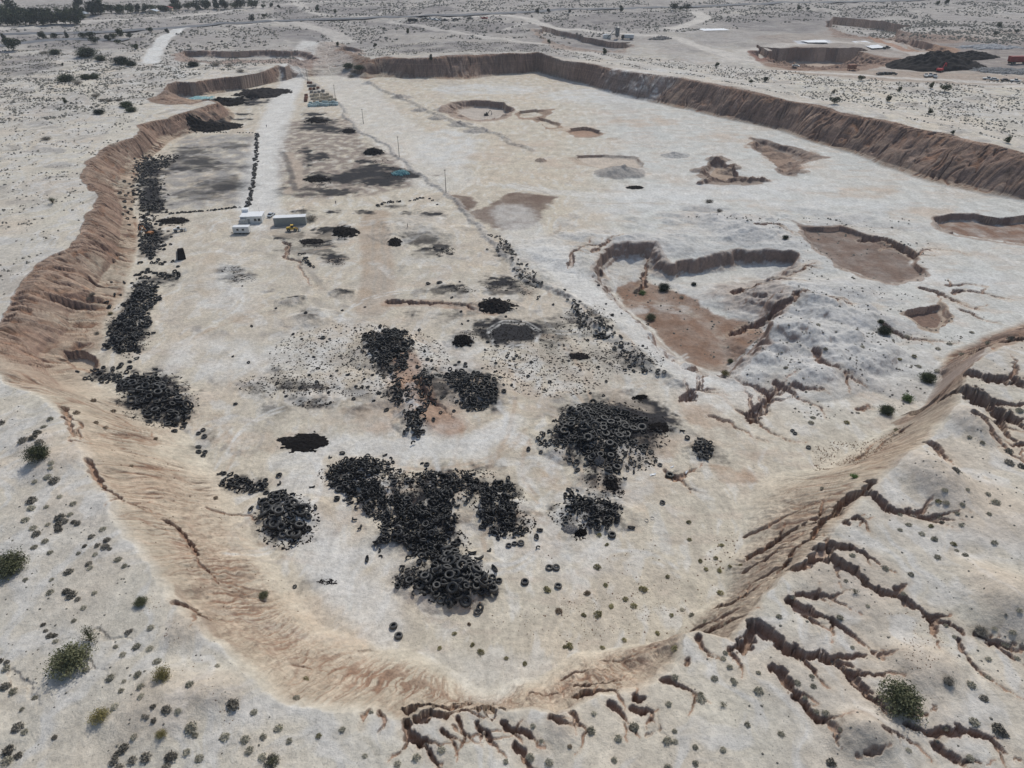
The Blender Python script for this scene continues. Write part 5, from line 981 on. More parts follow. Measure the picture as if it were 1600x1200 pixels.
LANDS = [(62,708,'the dusty green bush by the left rim'),(20,880,'the big green bush at the left edge'),(115,1025,'the largest bush in the left foreground'),(255,1050,'the dark green bush left of the slope'),(158,1118,'the yellowish bush in the left foreground'),(254,1145,'the small yellow-green bush at the lower left'),
 (220,940,'the small bush on the left rim'),(413,930,'the small green bush on the left slope'),(1405,1090,'the large green bush beside the right gully'),(1382,515,'the round bush above the right slope'),(1448,590,'the dark bush near the right scarp'),(1384,642,'the dark bush by the right hollow'),
 (855,919,'the big olive ball shrub beside four tyres'),(1005,919,'the wide olive ball shrub below the right sand'),(1054,1013,'the round olive shrub above the rills'),(991,1133,'the round grey shrub at the bottom gullies'),(1450,750,'the tan hillock on the right'),(1300,1026,'the deepest gully at the lower right'),
 (1430,800,'the branching gully in the upper right ground'),(1390,925,'the long middle gully at the right'),(1570,945,'the dusty hillock at the right edge'),(1345,1150,'the pale hillock at the lower right'),(1564,1140,'the dark brown shrub at the lower right'),(620,990,'the two lone thick tyres'),(1098,700,'the small lone tyre clump'),
 (1270,690,'the lone tyre on the right slope'),(650,1150,'the bottom centre gully'),(1560,640,'the steep canyon at the right'),(245,625,'the broad tyre heap below the left cliff'),(1075,490,'the brown basin'),(1500,1140,'the curved gully at the lower right corner'),(450,1160,'the bottom left rim')]
ORD = ['nearest', 'second', 'third', 'fourth', 'fifth', 'sixth', 'seventh', 'eighth', 'ninth', 'tenth', 'eleventh', 'twelfth', 'thirteenth', 'fourteenth']
SHORT = lambda q: q.replace('the ', '', 1) if False else q
def place_words(items, kind):
    """items: (u, v, look) -> a label saying which one, by rank of distance to something one can find"""
    out = [None] * len(items); bk = {}
    for i, (u, v, look) in enumerate(items):
        L = min(LANDS, key=lambda q: (q[0] - u) ** 2 + (q[1] - v) ** 2 + (1e9 if (q[0] - u) ** 2 + (q[1] - v) ** 2 < 30 else 0)); dx, dy = u - L[0], v - L[1]
        di = ('right of' if dx > 0 else 'left of') if abs(dx) > abs(dy) else ('below' if dy > 0 else 'above')
        bk.setdefault((look, di, L[2]), []).append((dx * dx + dy * dy, i))
    for (look, di, L), lst in bk.items():
        lst.sort()
        for k, (_, i) in enumerate(lst): out[i] = '%s %s, %s %s %s' % (look, kind, ORD[min(k, len(ORD) - 1)], di, L.replace(' ball shrub beside four tyres', ' shrub by four tyres').replace('in the left foreground', 'at the lower left').replace('in the upper right ground', 'at the upper right'))
    return out
S_ = {
 'olive': [(855,919,8.5),(1005,919,9),(955,922,4),(946,914,5),(977,936,6),(955,946,6),(990,946,6),(934,958,8),(912,960,6),(1049,960,5),(1027,988,5),(1054,1013,8),(890,1008,8),(883,1010,5),(975,999,5),(941,1011,5),(922,1008,4),(820,1036,5),(824,1015,4),(832,1007,4),(843,1004,4),(825,1024,4),(831,950,4),(823,943,3),(751,1018,6.5),(738,1007,5),(710,989,4.5),(687,1012,5),(791,1028,4),(797,993,4),(933,885,7),(936,835,5),(948,850,4.5),(1076,816,5),(1077,842,4.5),(1094,876,5),(1118,872,4.5),(1103,889,5),(1124,891,6),(1141,885,5),(1157,883,4.5),(1110,820,3),(1089,815,3),(1125,926,6.5),(1070,902,3.5),(1043,901,5),(1127,851,5),(980,790,3),(1400,671,5),(1323,659,5.5),(1405,561,5),(1428,556,5),(1466,783,6),(1454,821,6),(1489,850,5.5),(1438,883,4),(498,1149,6),(438,1137,5),(478,1060,6),(505,1036,4)],
 'pink': [(917,925,7.5),(873,953,7),(1012,750,0),(863,886,5),(905,894,3.5),(733,975,4),(740,983,3),(772,974,4),(755,968,4),(890,1166,5),(1337,965,0),(845,1004,4),(455,1063,4),(150,660,5),(165,668,5),(178,643,5),(243,685,5),(205,728,5),(232,743,4),(337,777,5),(146,625,6),(120,645,6),(1147,862,3),(1500,655,4),(1490,765,4),(870,985,3)],
 'grey': [(1217,962,5.5),(1237,937,5.5),(1312,965,6.5),(1331,1012,4.5),(1342,1043,3.5),(1297,905,4),(1321,908,4),(1371,908,4.5),(1411,927,5),(1356,946,4),(1386,943,3),(1373,955,3.5),(1388,957,4),(1455,975,4),(1477,978,5),(1490,995,4),(1412,987,3),(1445,1004,4.5),(1382,1013,2.5),(1417,1022,3.5),(1363,1063,3.5),(1246,1066,6),(1270,1072,6),(1268,1056,5),(1234,1051,4),(1258,1090,4.5),(1286,1097,3),(1294,1096,3.5),(1302,1097,3),(1275,1112,5),(1290,1114,7),(1308,1124,4.5),(1314,1140,5.5),(1220,1146,7),(1207,1135,4),(1226,1117,4),(1517,1068,9),(1552,1080,4.5),(1543,1058,6),(1522,1126,9),(1556,1116,4),(1473,1140,6),(1447,1133,4),(1419,1172,6),(1513,1186,7),(1544,1029,5),(1589,1028,5),(1576,1045,3.5),(1570,1007,7),(1554,981,5),(1581,988,6),(1592,953,5.5),(1529,937,4),(1468,940,3),(1394,1002,4),(1260,1002,4),
   (1476,765,6),(1478,785,6),(1511,764,5),(1555,784,8),(1543,772,5),(1503,789,5),(1545,803,5),(1495,803,4.5),(1502,819,5),(1469,807,5),(1419,820,5.5),(1406,827,4.5),(1406,804,4),(1440,834,5.5),(1460,841,6.5),(1488,847,4),(1553,848,6),(1494,860,4.5),(1508,867,6),(1464,870,6),(1374,859,4),(1357,849,4),(1332,867,5.5),(1383,887,6.5),(1423,896,5.5),(1318,836,4),(1593,640,7),(1569,686,4),(1515,682,5),(1534,692,5),(1552,738,4),(1584,756,4),(1420,753,4),(1267,660,5.5),(1270,652,5),(1278,658,3.5),(1296,661,4),(1246,657,3),(1278,673,4.5),(1350,679,3.5),(1366,675,3.5),(1345,740,4),(1285,762,4),
   (1370,537,4),(1347,541,5),(1278,507,5),(1227,546,4),(1290,545,5),(1243,543,4),(1328,549,4),(1417,525,5),(1400,542,3),(1406,551,4),(1465,545,5),(1420,545,3),(1433,550,4),(1415,566,4),(1466,569,4),(1465,578,6),(1435,572,5),(1504,553,5.5),(1518,519,4),(1483,537,5),(1544,535,6),(1550,570,4),(1228,574,4),(1260,452,4),(1275,463,3),(1243,442,3),(1300,350,3.5),(1320,345,3),(1330,337,3),(1345,358,3),(1355,362,3),(1365,364,3),(1470,422,4),(1450,410,3),(1320,320,3.5),(1325,322,3),(1310,330,3),(1336,333,3),
   (79,654,5),(69,666,6),(75,743,7),(80,722,5.5),(79,730,5),(55,752,5.5),(94,776,6),(50,793,7),(73,792,4.5),(70,783,3.5),(40,812,6.5),(52,824,7),(71,845,7),(54,854,6.5),(110,803,5),(75,819,4.5),(79,863,6),(70,877,4),(139,881,4),(141,886,6),(83,892,4),(185,874,7),(195,883,6),(123,864,4),(105,833,3),(161,826,6),(149,865,5),(115,786,6),
   (40,905,5),(81,905,5),(79,925,7.5),(68,932,4),(131,949,6),(148,926,5),(159,942,4),(180,936,4),(104,972,4.5),(116,970,4.5),(88,1002,6),(10,1043,7),(22,1080,7.5),(55,1090,6),(35,1108,5),(39,1142,7),(12,1188,10),(136,1046,7),(181,1010,4.5),(192,1022,7),(214,1009,8),(234,1012,7),(246,1033,8),(216,1052,8),(173,1058,8),(194,1064,5),(220,1072,7),(221,1087,6.5),(190,1079,5.5),(180,1102,8),(204,1115,3.5),(211,1117,3.5),(210,1150,7),(278,1109,7),(298,1135,11),(305,1148,6),(352,1150,10),(383,1153,8),(390,1171,9),(292,1174,7),(312,1183,8.5),(297,1069,8),(397,1112,7),(340,1040,5),(236,980,7),(410,1182,8),(452,1157,6),(436,1137,9),(570,1180,5),(580,1113,5),(621,1192,7),(651,1183,9),(690,1170,8),(535,1139,6),(463,1090,7),(411,1150,7),(790,1190,6),
   (858,1190,8),(846,1158,5),(833,1133,5),(923,1141,8),(928,1115,5),(966,1153,7.5),(991,1133,9.5),(1043,1156,9),(1055,1158,5),(1054,1142,5),(1044,1100,6),(1054,1057,7),(1096,1091,8.5),(1095,1083,5),(1116,1060,7),(1145,1062,5),(1148,1067,6),(1185,1078,9),(1167,1132,6),(1086,1167,5),(1130,1170,6),(1086,1192,6),(959,1187,6),(1043,1199,8),(1130,1029,5.5),(1140,1042,6),(1133,1020,5),(1185,1050,5),(1133,1120,4),(828,1183,8),(1066,952,5),(1083,950,4),(1081,960,5),(1102,970,5),(1134,975,5),(1073,921,4),(1040,942,3),(1095,933,3)],
 'dark': [(2,660,7),(58,675,8),(52,682,8),(37,687,9),(62,690,7),(3,683,4),(3,697,4),(85,750,9),(50,780,9),(57,833,9),(94,808,9),(92,818,8),(92,826,8),(103,814,6),(115,815,5),(122,817,6.5),(143,837,7),(168,842,7),(165,853,8),(172,858,5),(133,853,5),(153,852,5.5),(139,881,6),(108,891,9),(105,923,8),(112,929,9),(122,936,6),(68,975,5),(66,983,4),(72,985,5),(79,993,7),(86,993,6),(11,1034,6),(1,1032,6),(10,1071,10),(28,1135,11),(14,1170,11),(87,1152,6),(194,1140,0),(240,1104,6),(261,1108,10),(225,1119,5),(231,1121,5),(241,1126,5.5),(194,1166,10),(183,1178,7),(178,1187,9),(207,1185,9),(228,1180,11),(268,1180,12),(260,1198,8),(186,1198,11),(364,1099,12),(425,1185,13),(1480,1063,9),(1537,1089,9),(1560,1136,12),(1568,1146,9),(1530,987,11),(1473,815,5),(1577,722,9),(1575,705,8),(1596,728,8),(1493,733,8),(1365,520,4),(1580,529,8),(1298,1190,10),(1474,1113,0),(1190,1195,4),(30,1180,8),(210,1075,3),(200,987,6),(205,985,4),(1418,1035,4)]}
SH = []
for look, lst in S_.items():
    for (u, v, r_) in lst:
        if r_ > 0: SH.append((u, v, r_ * rg.uniform(.92, 1.1), look))
SH.sort(key=lambda q: -q[2])
WORDS = {'grey': 'grey twiggy ball', 'olive': 'olive-green ball', 'dark': 'dark bare', 'pink': 'dry pinkish-brown'}
top = SH[:300]; lab = place_words([(q[0], q[1], WORDS[q[3]]) for q in top], 'shrub')
for i, (u, v, r_, look) in enumerate(top):
    x, y, z = P3(u, v + r_ * .35); s = 1.8 * r_ / FPX * (y * cp + (CAMZ - z) * sp)
    o = new('shrub', LK[look][rg.randrange(4)]); o.location = (x, y, z - .04 * s); o.rotation_euler = (0, 0, rg.uniform(0, 6.28)); o.scale = (s, s, s * rg.uniform(.8, 1.05))
    tag(o, lab[i], 'shrub', 'small rounded desert shrubs')
# big bushes with stems
def make_bush(mat_, nb, per, sz, h, name='bush', tip=.16):
    V, F_, mb = open_bush(nb, per, sz, h, tip=tip); r_ = empty(name); new('foliage', mesh_np('foliage', V, F_, M[mat_]), r_); new('stem', mb.data('stem', M['bark']), r_); return r_
PB = {'g': make_bush('green', 34, 120, .032, .75), 'y': make_bush('yellow', 26, 66, .035, .7), 's': make_bush('green', 14, 45, .028, .9, tip=.12), 'b': make_bush('brightg', 20, 60, .05, .5), 'd': make_bush('tree', 30, 110, .04, .7, tip=.2), 'w': make_bush('darktw', 26, 60, .03, .6)}
used = set()
BUSH = [(62,716,18,'g','dusty green bush casting a shadow beside the left rim'),(20,890,24,'g','big green bush with a dark base at the left edge'),(114,1040,29,'g','largest dark green bush in the left foreground'),(142,1000,19,'s','sparse pale bush behind the largest left bush'),(256,1058,15,'y','yellow-green bush left of the foot of the left rim'),(158,1122,15,'y','pale yellow bush at the lower left'),
 (254,1150,9,'y','small yellow-green bush at the lower left'),(221,944,10,'g','small dark bush on the left rim'),(413,934,8,'g','small green bush on the lower left slope'),(1406,1102,31,'g','large green bush beside the right gully'),(1380,522,10,'d','round dark green bush below the small right pit'),(1376,505,5,'d','small green bush behind the round one'),(1448,596,12,'d','dark green bush near the right scarp'),
 (1384,646,11,'d','dark green bush by the hollow in the right slope'),(1416,624,9,'b','bright green bush above the hollow in the right slope'),(1037,454,9,'d','dark green bush at the upper end of the brown basin'),(1003,459,6,'b','small bright green bush left of the dark one in the basin'),(1017,500,8,'g','green bush on the left bank of the brown basin'),(1132,586,7,'y','yellow-green bush at the lower tip of the brown basin'),
 (1141,567,5,'g','small green bush at the lower right of the brown basin'),(1065,466,4,'w','small brown bush right of the dark one in the basin'),(1084,446,4,'d','tiny dark bush under the inner wall of the basin'),(993,458,5,'w','rusty dry bush in the upper basin'),(1227,374,5,'d','small dark bush between the basins'),(85,372,0,'g',''),(83,318,9,'s','pale bush on the left plateau above the cliff'),
 (1336,928,7,'s','sparse green twigs standing among the right gullies'),(1130,1104,7,'s','thin green twigs in the bottom right ground'),(1330,700,0,'b',''),(1334,747,7,'b','patch of pale green weeds in the lower right hollow'),(122,1140,0,'g',''),(1482,1066,9,'w','dark dry bush beside the mound right of the large bush'),(1531,992,10,'w','dark tangled bush at the end of the long gully'),
 (146,465,5,'w','brown bush on the fan of the left cliff'),(138,469,4,'w','small brown bush on the fan beside a bigger one'),(173,492,4,'y','yellowish bush on the fan of the left cliff'),(152,522,4,'w','brown bush above the small alcove'),(1125,345,0,'g',''),(1108,317,6,'w','brown bush on the grey mound of the white flat'),(1124,331,5,'w','brown bush right of the grey mound'),(486,345,9,'w','rusty brown bush right of the grey container'),
 (90,590,0,'w',''),(1300,340,0,'w',''),(1465,1120,0,'w',''),(430,1192,12,'s','dark sparse bush at the bottom left')]
for (u, v, r_, k, lb) in BUSH:
    if not r_: continue
    x, y, z = P3(u, v); s = 2.1 * r_ / FPX * (y * cp + (CAMZ - z) * sp)
    o = PB[k] if k not in used else copy_tree(PB[k]); used.add(k)
    o.location = (x, y, z - .02 * s); o.scale = (s, s, s * .8); o.rotation_euler = (0, 0, rg.uniform(0, 6)); tag(o, lb, 'bush', 'larger desert bushes')
# far scrub, trees
def make_tree(n, h, r_, seed):
    rr = np.random.RandomState(seed); lobes = [(rr.normal(size=3) * np.array([.30 * r_, .30 * r_, .16 * h]) + np.array([0, 0, h * .58])) for _ in range(9)]
    pts = []
    for L in lobes:
        d = rr.normal(size=(n // 9, 3)); d /= np.linalg.norm(d, axis=1)[:, None]; pts.append(L + d * (rr.uniform(.55, 1, (n // 9, 1))) * np.array([.5 * r_, .5 * r_, .26 * h]))
    Cn = np.vstack(pts); Cn[:, 2] = np.maximum(Cn[:, 2], .12 * h); V, F_ = quads(Cn, .055 * h + .1)
    t_ = empty('tree'); new('crown', mesh_np('crown', V, F_, M['tree']), t_)
    mb = MB(); mb.tube((0, 0, -.3), (0, 0, h * .5), .05 * h ** .8, .025 * h, 7)
    for k in range(5): mb.tube((0, 0, h * (.2 + .06 * k)), tuple(lobes[k]), .02 * h, .008 * h, 5)
    new('trunk', mb.data('trunk', M['bark']), t_); return t_
TR = [make_tree(1100, 10, 5.5, 1), make_tree(900, 9, 5, 2), make_tree(900, 7, 5, 3)]; tu = set(); tl = []
LANDT = None
def put_tree(u, v, hpx, lb, grp, k=None):
    x, y, z = P3(u, v); k = rg.randrange(3) if k is None else k; o = TR[k] if k not in tu else copy_tree(TR[k]); tu.add(k)
    s = hpx / FPX * (y * cp + (CAMZ - z) * sp) / (10, 9, 7)[k] / math.cos(R(8)); o.location = (x, y, z); o.scale = (s * rg.uniform(.9, 1.2), s * rg.uniform(.9, 1.2), s); o.rotation_euler = (0, 0, rg.uniform(0, 6)); tag(o, lb, 'tree', grp)
row = []
for u in range(-70, 125, 10): row.append((u + rg.uniform(-3, 3), 40 - max(0, u) * .02 + rg.uniform(-1, 1.5), rg.uniform(15, 21)))
for u in range(-60, 125, 13): row.append((u + rg.uniform(-4, 4), 30 + rg.uniform(-1, 2), rg.uniform(14, 19)))
for u in list(range(130, 345, 11)) + list(range(350, 400, 14)): row.append((u + rg.uniform(-4, 4), 23 - (u - 130) * .045 + rg.uniform(-1, 2), rg.uniform(8, 14)))
for u in range(400, 440, 12): row.append((u, 12 + rg.uniform(-1, 1), rg.uniform(5, 8)))
row += [(20, 26, 24), (123, 14, 17), (158, 23, 24), (150, 24, 20), (205, 18, 12), (277, 14, 16), (348, 12, 13)]
row.sort()
def LABT(i, u, h_, seg):
    near_ = [q for q in row if (q[0] < 125) == (u < 125) and ((q[0] < 240) == (u < 240))]; rk = sorted(near_, key=lambda q: q[0]).index(row[i]) + 1
    names = ['first','second','third','fourth','fifth','sixth','seventh','eighth','ninth','tenth','eleventh','twelfth','thirteenth','fourteenth','fifteenth','sixteenth','seventeenth','eighteenth','nineteenth','twentieth']
    if rk <= 20: w_ = names[rk - 1] + ' from the left'
    else: w_ = names[len(near_) - rk] + ' from the right' if len(near_) - rk < 20 else 'mid-block'
    return ('tall' if h_ > 16 else 'low') + ' dark green tree, ' + w_ + ' in ' + seg + ' of the far line'
for i, (u, v, h_) in enumerate(row):
    seg = 'the left block' if u < 125 else ('the middle stretch' if u < 240 else 'the right end')
    put_tree(u, v, h_, LABT(i, u, h_, seg), 'trees of the line along the far field in ' + seg)
for (u, v, h_, lb) in [(8,64,10,'pair'),(22,79,19,'large dark tree at the left edge below the highway'),(68,61,11,'first'),(86,61,9,'b'),(106,61,9,'c'),(131,60,9,'d'),(143,60,10,'e'),(149,69,11,'f'),(169,64,9,'g'),(178,62,9,'h'),(189,57,12,'i'),(203,60,8,'j'),(185,69,7,'k'),(235,51,8,'l'),(262,52,7,'m'),(212,77,8,'n'),(98,103,4,''),(395,34,9,'o'),(413,28,6,''),(497,18,8,'p'),(524,21,6,''),(840,21,7,''),(857,20,6,''),(890,20,5,''),(970,19,8,''),(1053,16,10,''),(1064,16,6,''),(1073,16,9,''),
        (1247,16,7,''),(1262,17,5,''),(1465,8,6,''),(1478,7,8,''),(1385,12,4,''),(637,53,7,''),(600,47,4,''),(944,85,8,''),(674,95,8,''),(586,74,6,''),(528,72,6,''),(103,162,8,''),(1387,159,10,''),(1303,163,11,''),(1302,147,6,''),(1345,126,8,''),(1405,144,8,''),(1454,139,9,''),(1476,143,11,''),(1573,224,10,''),(1452,178,8,''),(1488,210,6,''),(1196,128,8,''),(1173,130,5,''),(1120,104,6,''),(1561,43,8,''),(1588,52,6,''),(1555,56,6,''),(858,68,6,''),(1304,112,0,'')]:
    if h_ == 0: continue
    TL = len(tl); tl.append((u, v, h_))
LANDS = [(22,79,'the large tree at the left edge below the highway'),(190,60,'the tree thicket between highway and pit'),(240,75,'the white far-left track'),(395,30,'the highway bend'),(645,33,'the parked trucks by the highway'),(968,57,'the small works with the silo'),(1063,14,'the twin trees by the highway'),(1250,14,'the far right field'),(1460,95,'the large dark spoil heap'),(1300,170,'the long right cliff'),(1573,224,'the right end of the long cliff'),(680,92,'the back wall of the pit'),(103,130,'the far left plateau'),(1580,50,'the far right desert')]
lab = place_words([(q[0], q[1], 'dark green') for q in tl], 'tree')
for i, (u, v, h_) in enumerate(tl): put_tree(u, v, h_, lab[i], 'scattered desert trees')
TB = [(105,128,12),(122,132,7),(134,124,8),(148,123,8),(137,88,14),(158,95,8),(190,100,12),(205,103,8),(192,97,6),(160,158,5),(171,159,6),(186,158,5),(198,167,9),(206,175,8),(150,152,7),(155,178,8),(338,103,6),(302,104,8),(359,104,5),(376,113,6),(73,219,7),(87,85,8),(70,84,6),(545,108,8),(562,110,8),(553,114,6),(549,121,5)]
tbl = place_words([(q[0], q[1], 'low' if q[2] > 7 else 'small') for q in TB], 'thicket')
for i, (u, v, r_) in enumerate(TB):
    x, y, z = P3(u, v); s = 2.2 * r_ / FPX * (y * cp + (CAMZ - z) * sp); o = copy_tree(PB['d' if r_ > 7 else 'w']); o.location = (x, y, z); o.scale = (s, s, s * .55); o.rotation_euler = (0, 0, rg.uniform(0, 6))
    tag(o, tbl[i], 'bush', 'bushes of the far left desert')
# scrub nobody could count
def scrub(regions, seed):
    r = np.random.RandomState(seed); V_, F_ = [], []; n0 = 0
    base = np.array([[1, 0, 0], [.3, .95, 0], [-.8, .6, 0], [-.8, -.6, 0], [.3, -.95, 0], [.55, .2, .62], [-.1, .55, .7], [-.45, -.2, .66], [.2, -.5, .6], [0, 0, .82]], np.float32)
    bf = np.array([[0,1,5],[1,6,5],[1,2,6],[2,7,6],[2,3,7],[3,8,7],[3,4,8],[4,5,8],[4,0,5],[5,6,9],[6,7,9],[7,8,9],[8,5,9]])
    for (poly, on, n, s0, s1, cl, thr) in regions:
        P = G(poly, on) if on != 'w' else np.array(poly, float); mn = P.min(0); mx = P.max(0); m_ = n * 4
        x = r.uniform(mn[0], mx[0], m_); y = r.uniform(mn[1], mx[1], m_)
        q = np.zeros(m_, bool)
        for a_, b_ in zip(P, np.roll(P, -1, 0)):
            if a_[1] == b_[1]: continue
            c_ = ((a_[1] > y) != (b_[1] > y)) & (x < (b_[0] - a_[0]) * (y - a_[1]) / (b_[1] - a_[1]) + a_[0]); q ^= c_
        dn = fbm(x / cl, y / cl, 3, seed + 5); q &= dn > thr + r.uniform(-.12, .12, m_)
        if on == 'p' or on == 'w': q &= lookup(RIM.astype(np.float32), x, y) > .9
        if on == 'p' or on == 'w': q &= lookup(ROADM, x, y) < .3
        x = x[q][:n]; y = y[q][:n]; z = hz(x, y)
        s = (s0 + (s1 - s0) * r.rand(len(x)) ** 1.8)
        for i in range(len(x)):
            an = r.uniform(0, 6.28); c_, s_ = math.cos(an), math.sin(an); b2 = base * (1 + r.uniform(-.3, .3, (10, 1)).astype(np.float32)) * s[i] * .5
            V_.append(np.stack([b2[:, 0] * c_ - b2[:, 1] * s_ + x[i], b2[:, 0] * s_ + b2[:, 1] * c_ + y[i], b2[:, 2] + z[i] - .03], 1)); F_.append(bf + n0); n0 += 10
    return np.vstack(V_), np.vstack(F_)
if 'ROADM' not in globals(): ROADM = np.zeros((NR, NC), np.float32)
M['scrub'] = mat('desert_scrub', (.19, .18, .155), .9, 0, .3, .6, (.30, .285, .24)); M['weeds'] = mat('dry_weeds', (.24, .15, .10), .9, 0, .3, 2, (.32, .26, .17))
A_ = scrub([([(-40,1200),(-60,640),(20,600),(160,760),(400,1090),(500,1230),(-40,1230)],'p',420,.18,.5,9,-.05),
  ([(-60,560),(-60,200),(0,110),(130,110),(230,150),(205,210),(120,270),(140,330),(60,400),(-20,500)],'p',4200,.35,1.3,14,.03),
  ([(-60,120),(0,80),(500,80),(470,100),(430,100),(270,125),(220,165),(0,200)],'p',6000,.5,2.0,18,0),
  ([(560,90),(700,82),(860,82),(1000,108),(1200,142),(1460,196),(1640,232),(1640,128),(1420,124),(1180,108),(1000,88),(800,66),(560,72)],'p',12000,.4,1.6,24,-.10),
  ([(-300,70),(-100,10),(600,-8),(1700,-12),(2000,30),(1900,60),(1540,58),(1290,30),(1100,50),(900,60),(540,70),(260,80)],'p',22000,1.0,3.4,60,-.05),
  ([(1300,30),(1900,50),(1900,80),(1560,70),(1440,58)],'p',2600,1.2,3.2,40,-.1),
  ([(1640,232),(2000,300),(2000,130),(1640,128)],'p',2500,.7,2.,24,-.1),
  ([(1200,1230),(1060,1050),(1160,1000),(1320,830),(1480,680),(1520,580),(1640,520),(1800,560),(1700,1230)],'p',700,.2,.55,7,-.05),
  ([(1150,470),(1380,450),(1560,500),(1460,560),(1440,640),(1250,660),(1150,600)],'f',500,.3,.9,10,.0),
  ([(1060,340),(1420,340),(1500,440),(1260,440),(1240,380)],'f',160,.5,1.2,12,.05),([(960,470),(1010,440),(1200,510),(1150,580),(1080,570)],-6,60,.4,1.0,7,.0)], 3)
o = new('desert_scrub', mesh_np('desert_scrub', *A_, M['scrub'])); tag(o, 'countless small dark scrub plants dotting the plateau and hills', 'scrub', kind='stuff')
A_ = scrub([([(1270,700),(1300,690),(1400,690),(1420,705),(1360,745),(1320,765),(1270,740)],'f',800,.15,.42,4,-.1),([(800,960),(1060,900),(1080,960),(1000,1000),(820,1000)],'f',420,.10,.28,6,-.1),([(180,640),(420,860),(480,960),(430,1060),(280,940),(170,760)],'f',260,.15,.4,9,-.05),([(700,960),(860,860),(1150,820),(1120,940),(1060,1000),(860,1010)],'f',220,.12,.4,9,0),
  ([(200,930),(240,920),(300,1010),(380,1110),(360,1140),(290,1060)],'p',420,.08,.25,5,-.1),([(1380,960),(1450,950),(1500,1040),(1420,1060)],'p',260,.08,.3,5,-.1),([(1100,870),(1150,800),(1160,880),(1120,920)],'f',40,.2,.5,9,-.1)], 8)
o = new('dry_weeds', mesh_np('dry_weeds', *A_, M['weeds'])); tag(o, 'tiny dry weeds and pebbles sprinkled over the slopes', 'weeds', kind='stuff')

# ------------------------------------------------------------------ buildings and machines of the yard
def wheels(par, pts, r_, w_):
    for (x, y) in pts:
        mb = MB(); mb.tube((x, y - w_ / 2, r_), (x, y + w_ / 2, r_), r_, r_, 16); wh = mb.build('wheel', M['rubber'], par); m2 = MB(); m2.tube((x, y - w_ / 2 - .02, r_), (x, y + w_ / 2 + .02, r_), r_ * .5, r_ * .5, 10); m2.build('rim', M['steel'], wh)
# white cabin with a lean-to
x, y, z = P3(396, 346); e = empty('site_cabin', (x, y, z - .05), R(6)); tag(e, 'white flat-roofed cabin with a dark window and a porch roof at the yard track', 'cabin')
mb = MB(); mb.box((0, 0, 1.45), (8.4, 5.6, 2.9)); mb.build('wall', M['white'], e, .03); mb = MB(); mb.box((0, 0, 3.0), (8.9, 6.1, .18), top=.98); mb.box((-3.2, 3.6, 3.6), (2.6, 2.2, 1.2)); mb.build('roof', M['roofw'], e, .02)
for wx in (1.6, 3.1): mb = MB(); mb.box((wx, -2.83, 1.6), (1.0, .06, .9)); w2 = mb.build('window', M['glass'], e); mb = MB(); mb.box((wx, -2.86, 1.1), (1.15, .1, .08)); mb.build('sill', M['steel'], w2)
mb = MB(); mb.box((-1.0, -2.84, 1.0), (.9, .07, 2.0)); mb.build('door', M['grey_panel'], e)
mb = MB(); mb.box((-3.1, -3.9, 2.2), (2.2, 2.0, .1)); mb.build('porch_roof', M['steel'], e)
for px in (-4.1, -2.1): mb = MB(); mb.tube((px, -4.8, 0), (px, -4.8, 2.2), .06, .06, 6); mb.build('post', M['steel'], e)
mb = MB(); mb.tube((2.6, 2.0, 3.0), (2.6, 2.0, 5.2), .05, .03, 6); mb.build('antenna', M['steel'], e)
# small trailer
x, y, z = P3(379, 365); e = empty('site_trailer', (x, y, z - .03), R(3)); tag(e, 'small white trailer cabin on wheels with two windows left of the big cabin', 'trailer')
mb = MB(); mb.box((0, 0, 1.75), (6.2, 2.5, 2.3)); mb.build('wall', M['white'], e, .06); mb = MB(); mb.box((0, 0, 2.96), (6.3, 2.6, .12), top=.97); mb.build('roof', M['roofw'], e); mb = MB(); mb.box((0, 0, .5), (6.0, 1.9, .22)); mb.box((-3.6, 0, .45), (1.4, .3, .14)); mb.build('chassis', M['black'], e)
for wx in (-1.2, .9): mb = MB(); mb.box((wx, -1.27, 1.95), (.85, .06, .7)); mb.build('window', M['glass'], e)
wheels(e, [(-.6, -1.0), (-.6, 1.0), (.6, -1.0), (.6, 1.0)], .38, .25)
# long container with white roof
x, y, z = P3(454, 353); e = empty('shipping_container', (x, y, z - .05), R(8)); tag(e, 'long grey ribbed container with a pale roof beside the yellow loader', 'container')
mb = MB(); mb.box((0, 1.6, 1.75), (12.4, 3.1, 3.3))
for k in range(30): mb.box((-5.95 + k * .41, .03, 1.75), (.2, .09, 3.0))
mb.build('wall', M['grey_panel'], e); mb = MB(); mb.box((0, 1.6, 3.46), (12.7, 3.4, .14), top=.99); mb.build('roof', M['roofw'], e)
mb = MB()
for sx_ in (-6.17, 6.17):
    for yy_ in (.05, 3.15): mb.box((sx_, yy_, 1.7), (.16, .16, 3.4))
mb.build('corner_post', M['steel'], e); mb = MB(); mb.box((0, 1.6, .06), (12.3, 3.0, .18)); mb.build('skid', M['black'], e)
for kx in (-.75, .75): mb = MB(); mb.box((6.24, 1.6 + kx, 1.75), (.06, 1.4, 2.9)); mb.build('door', M['grey_panel'], e)
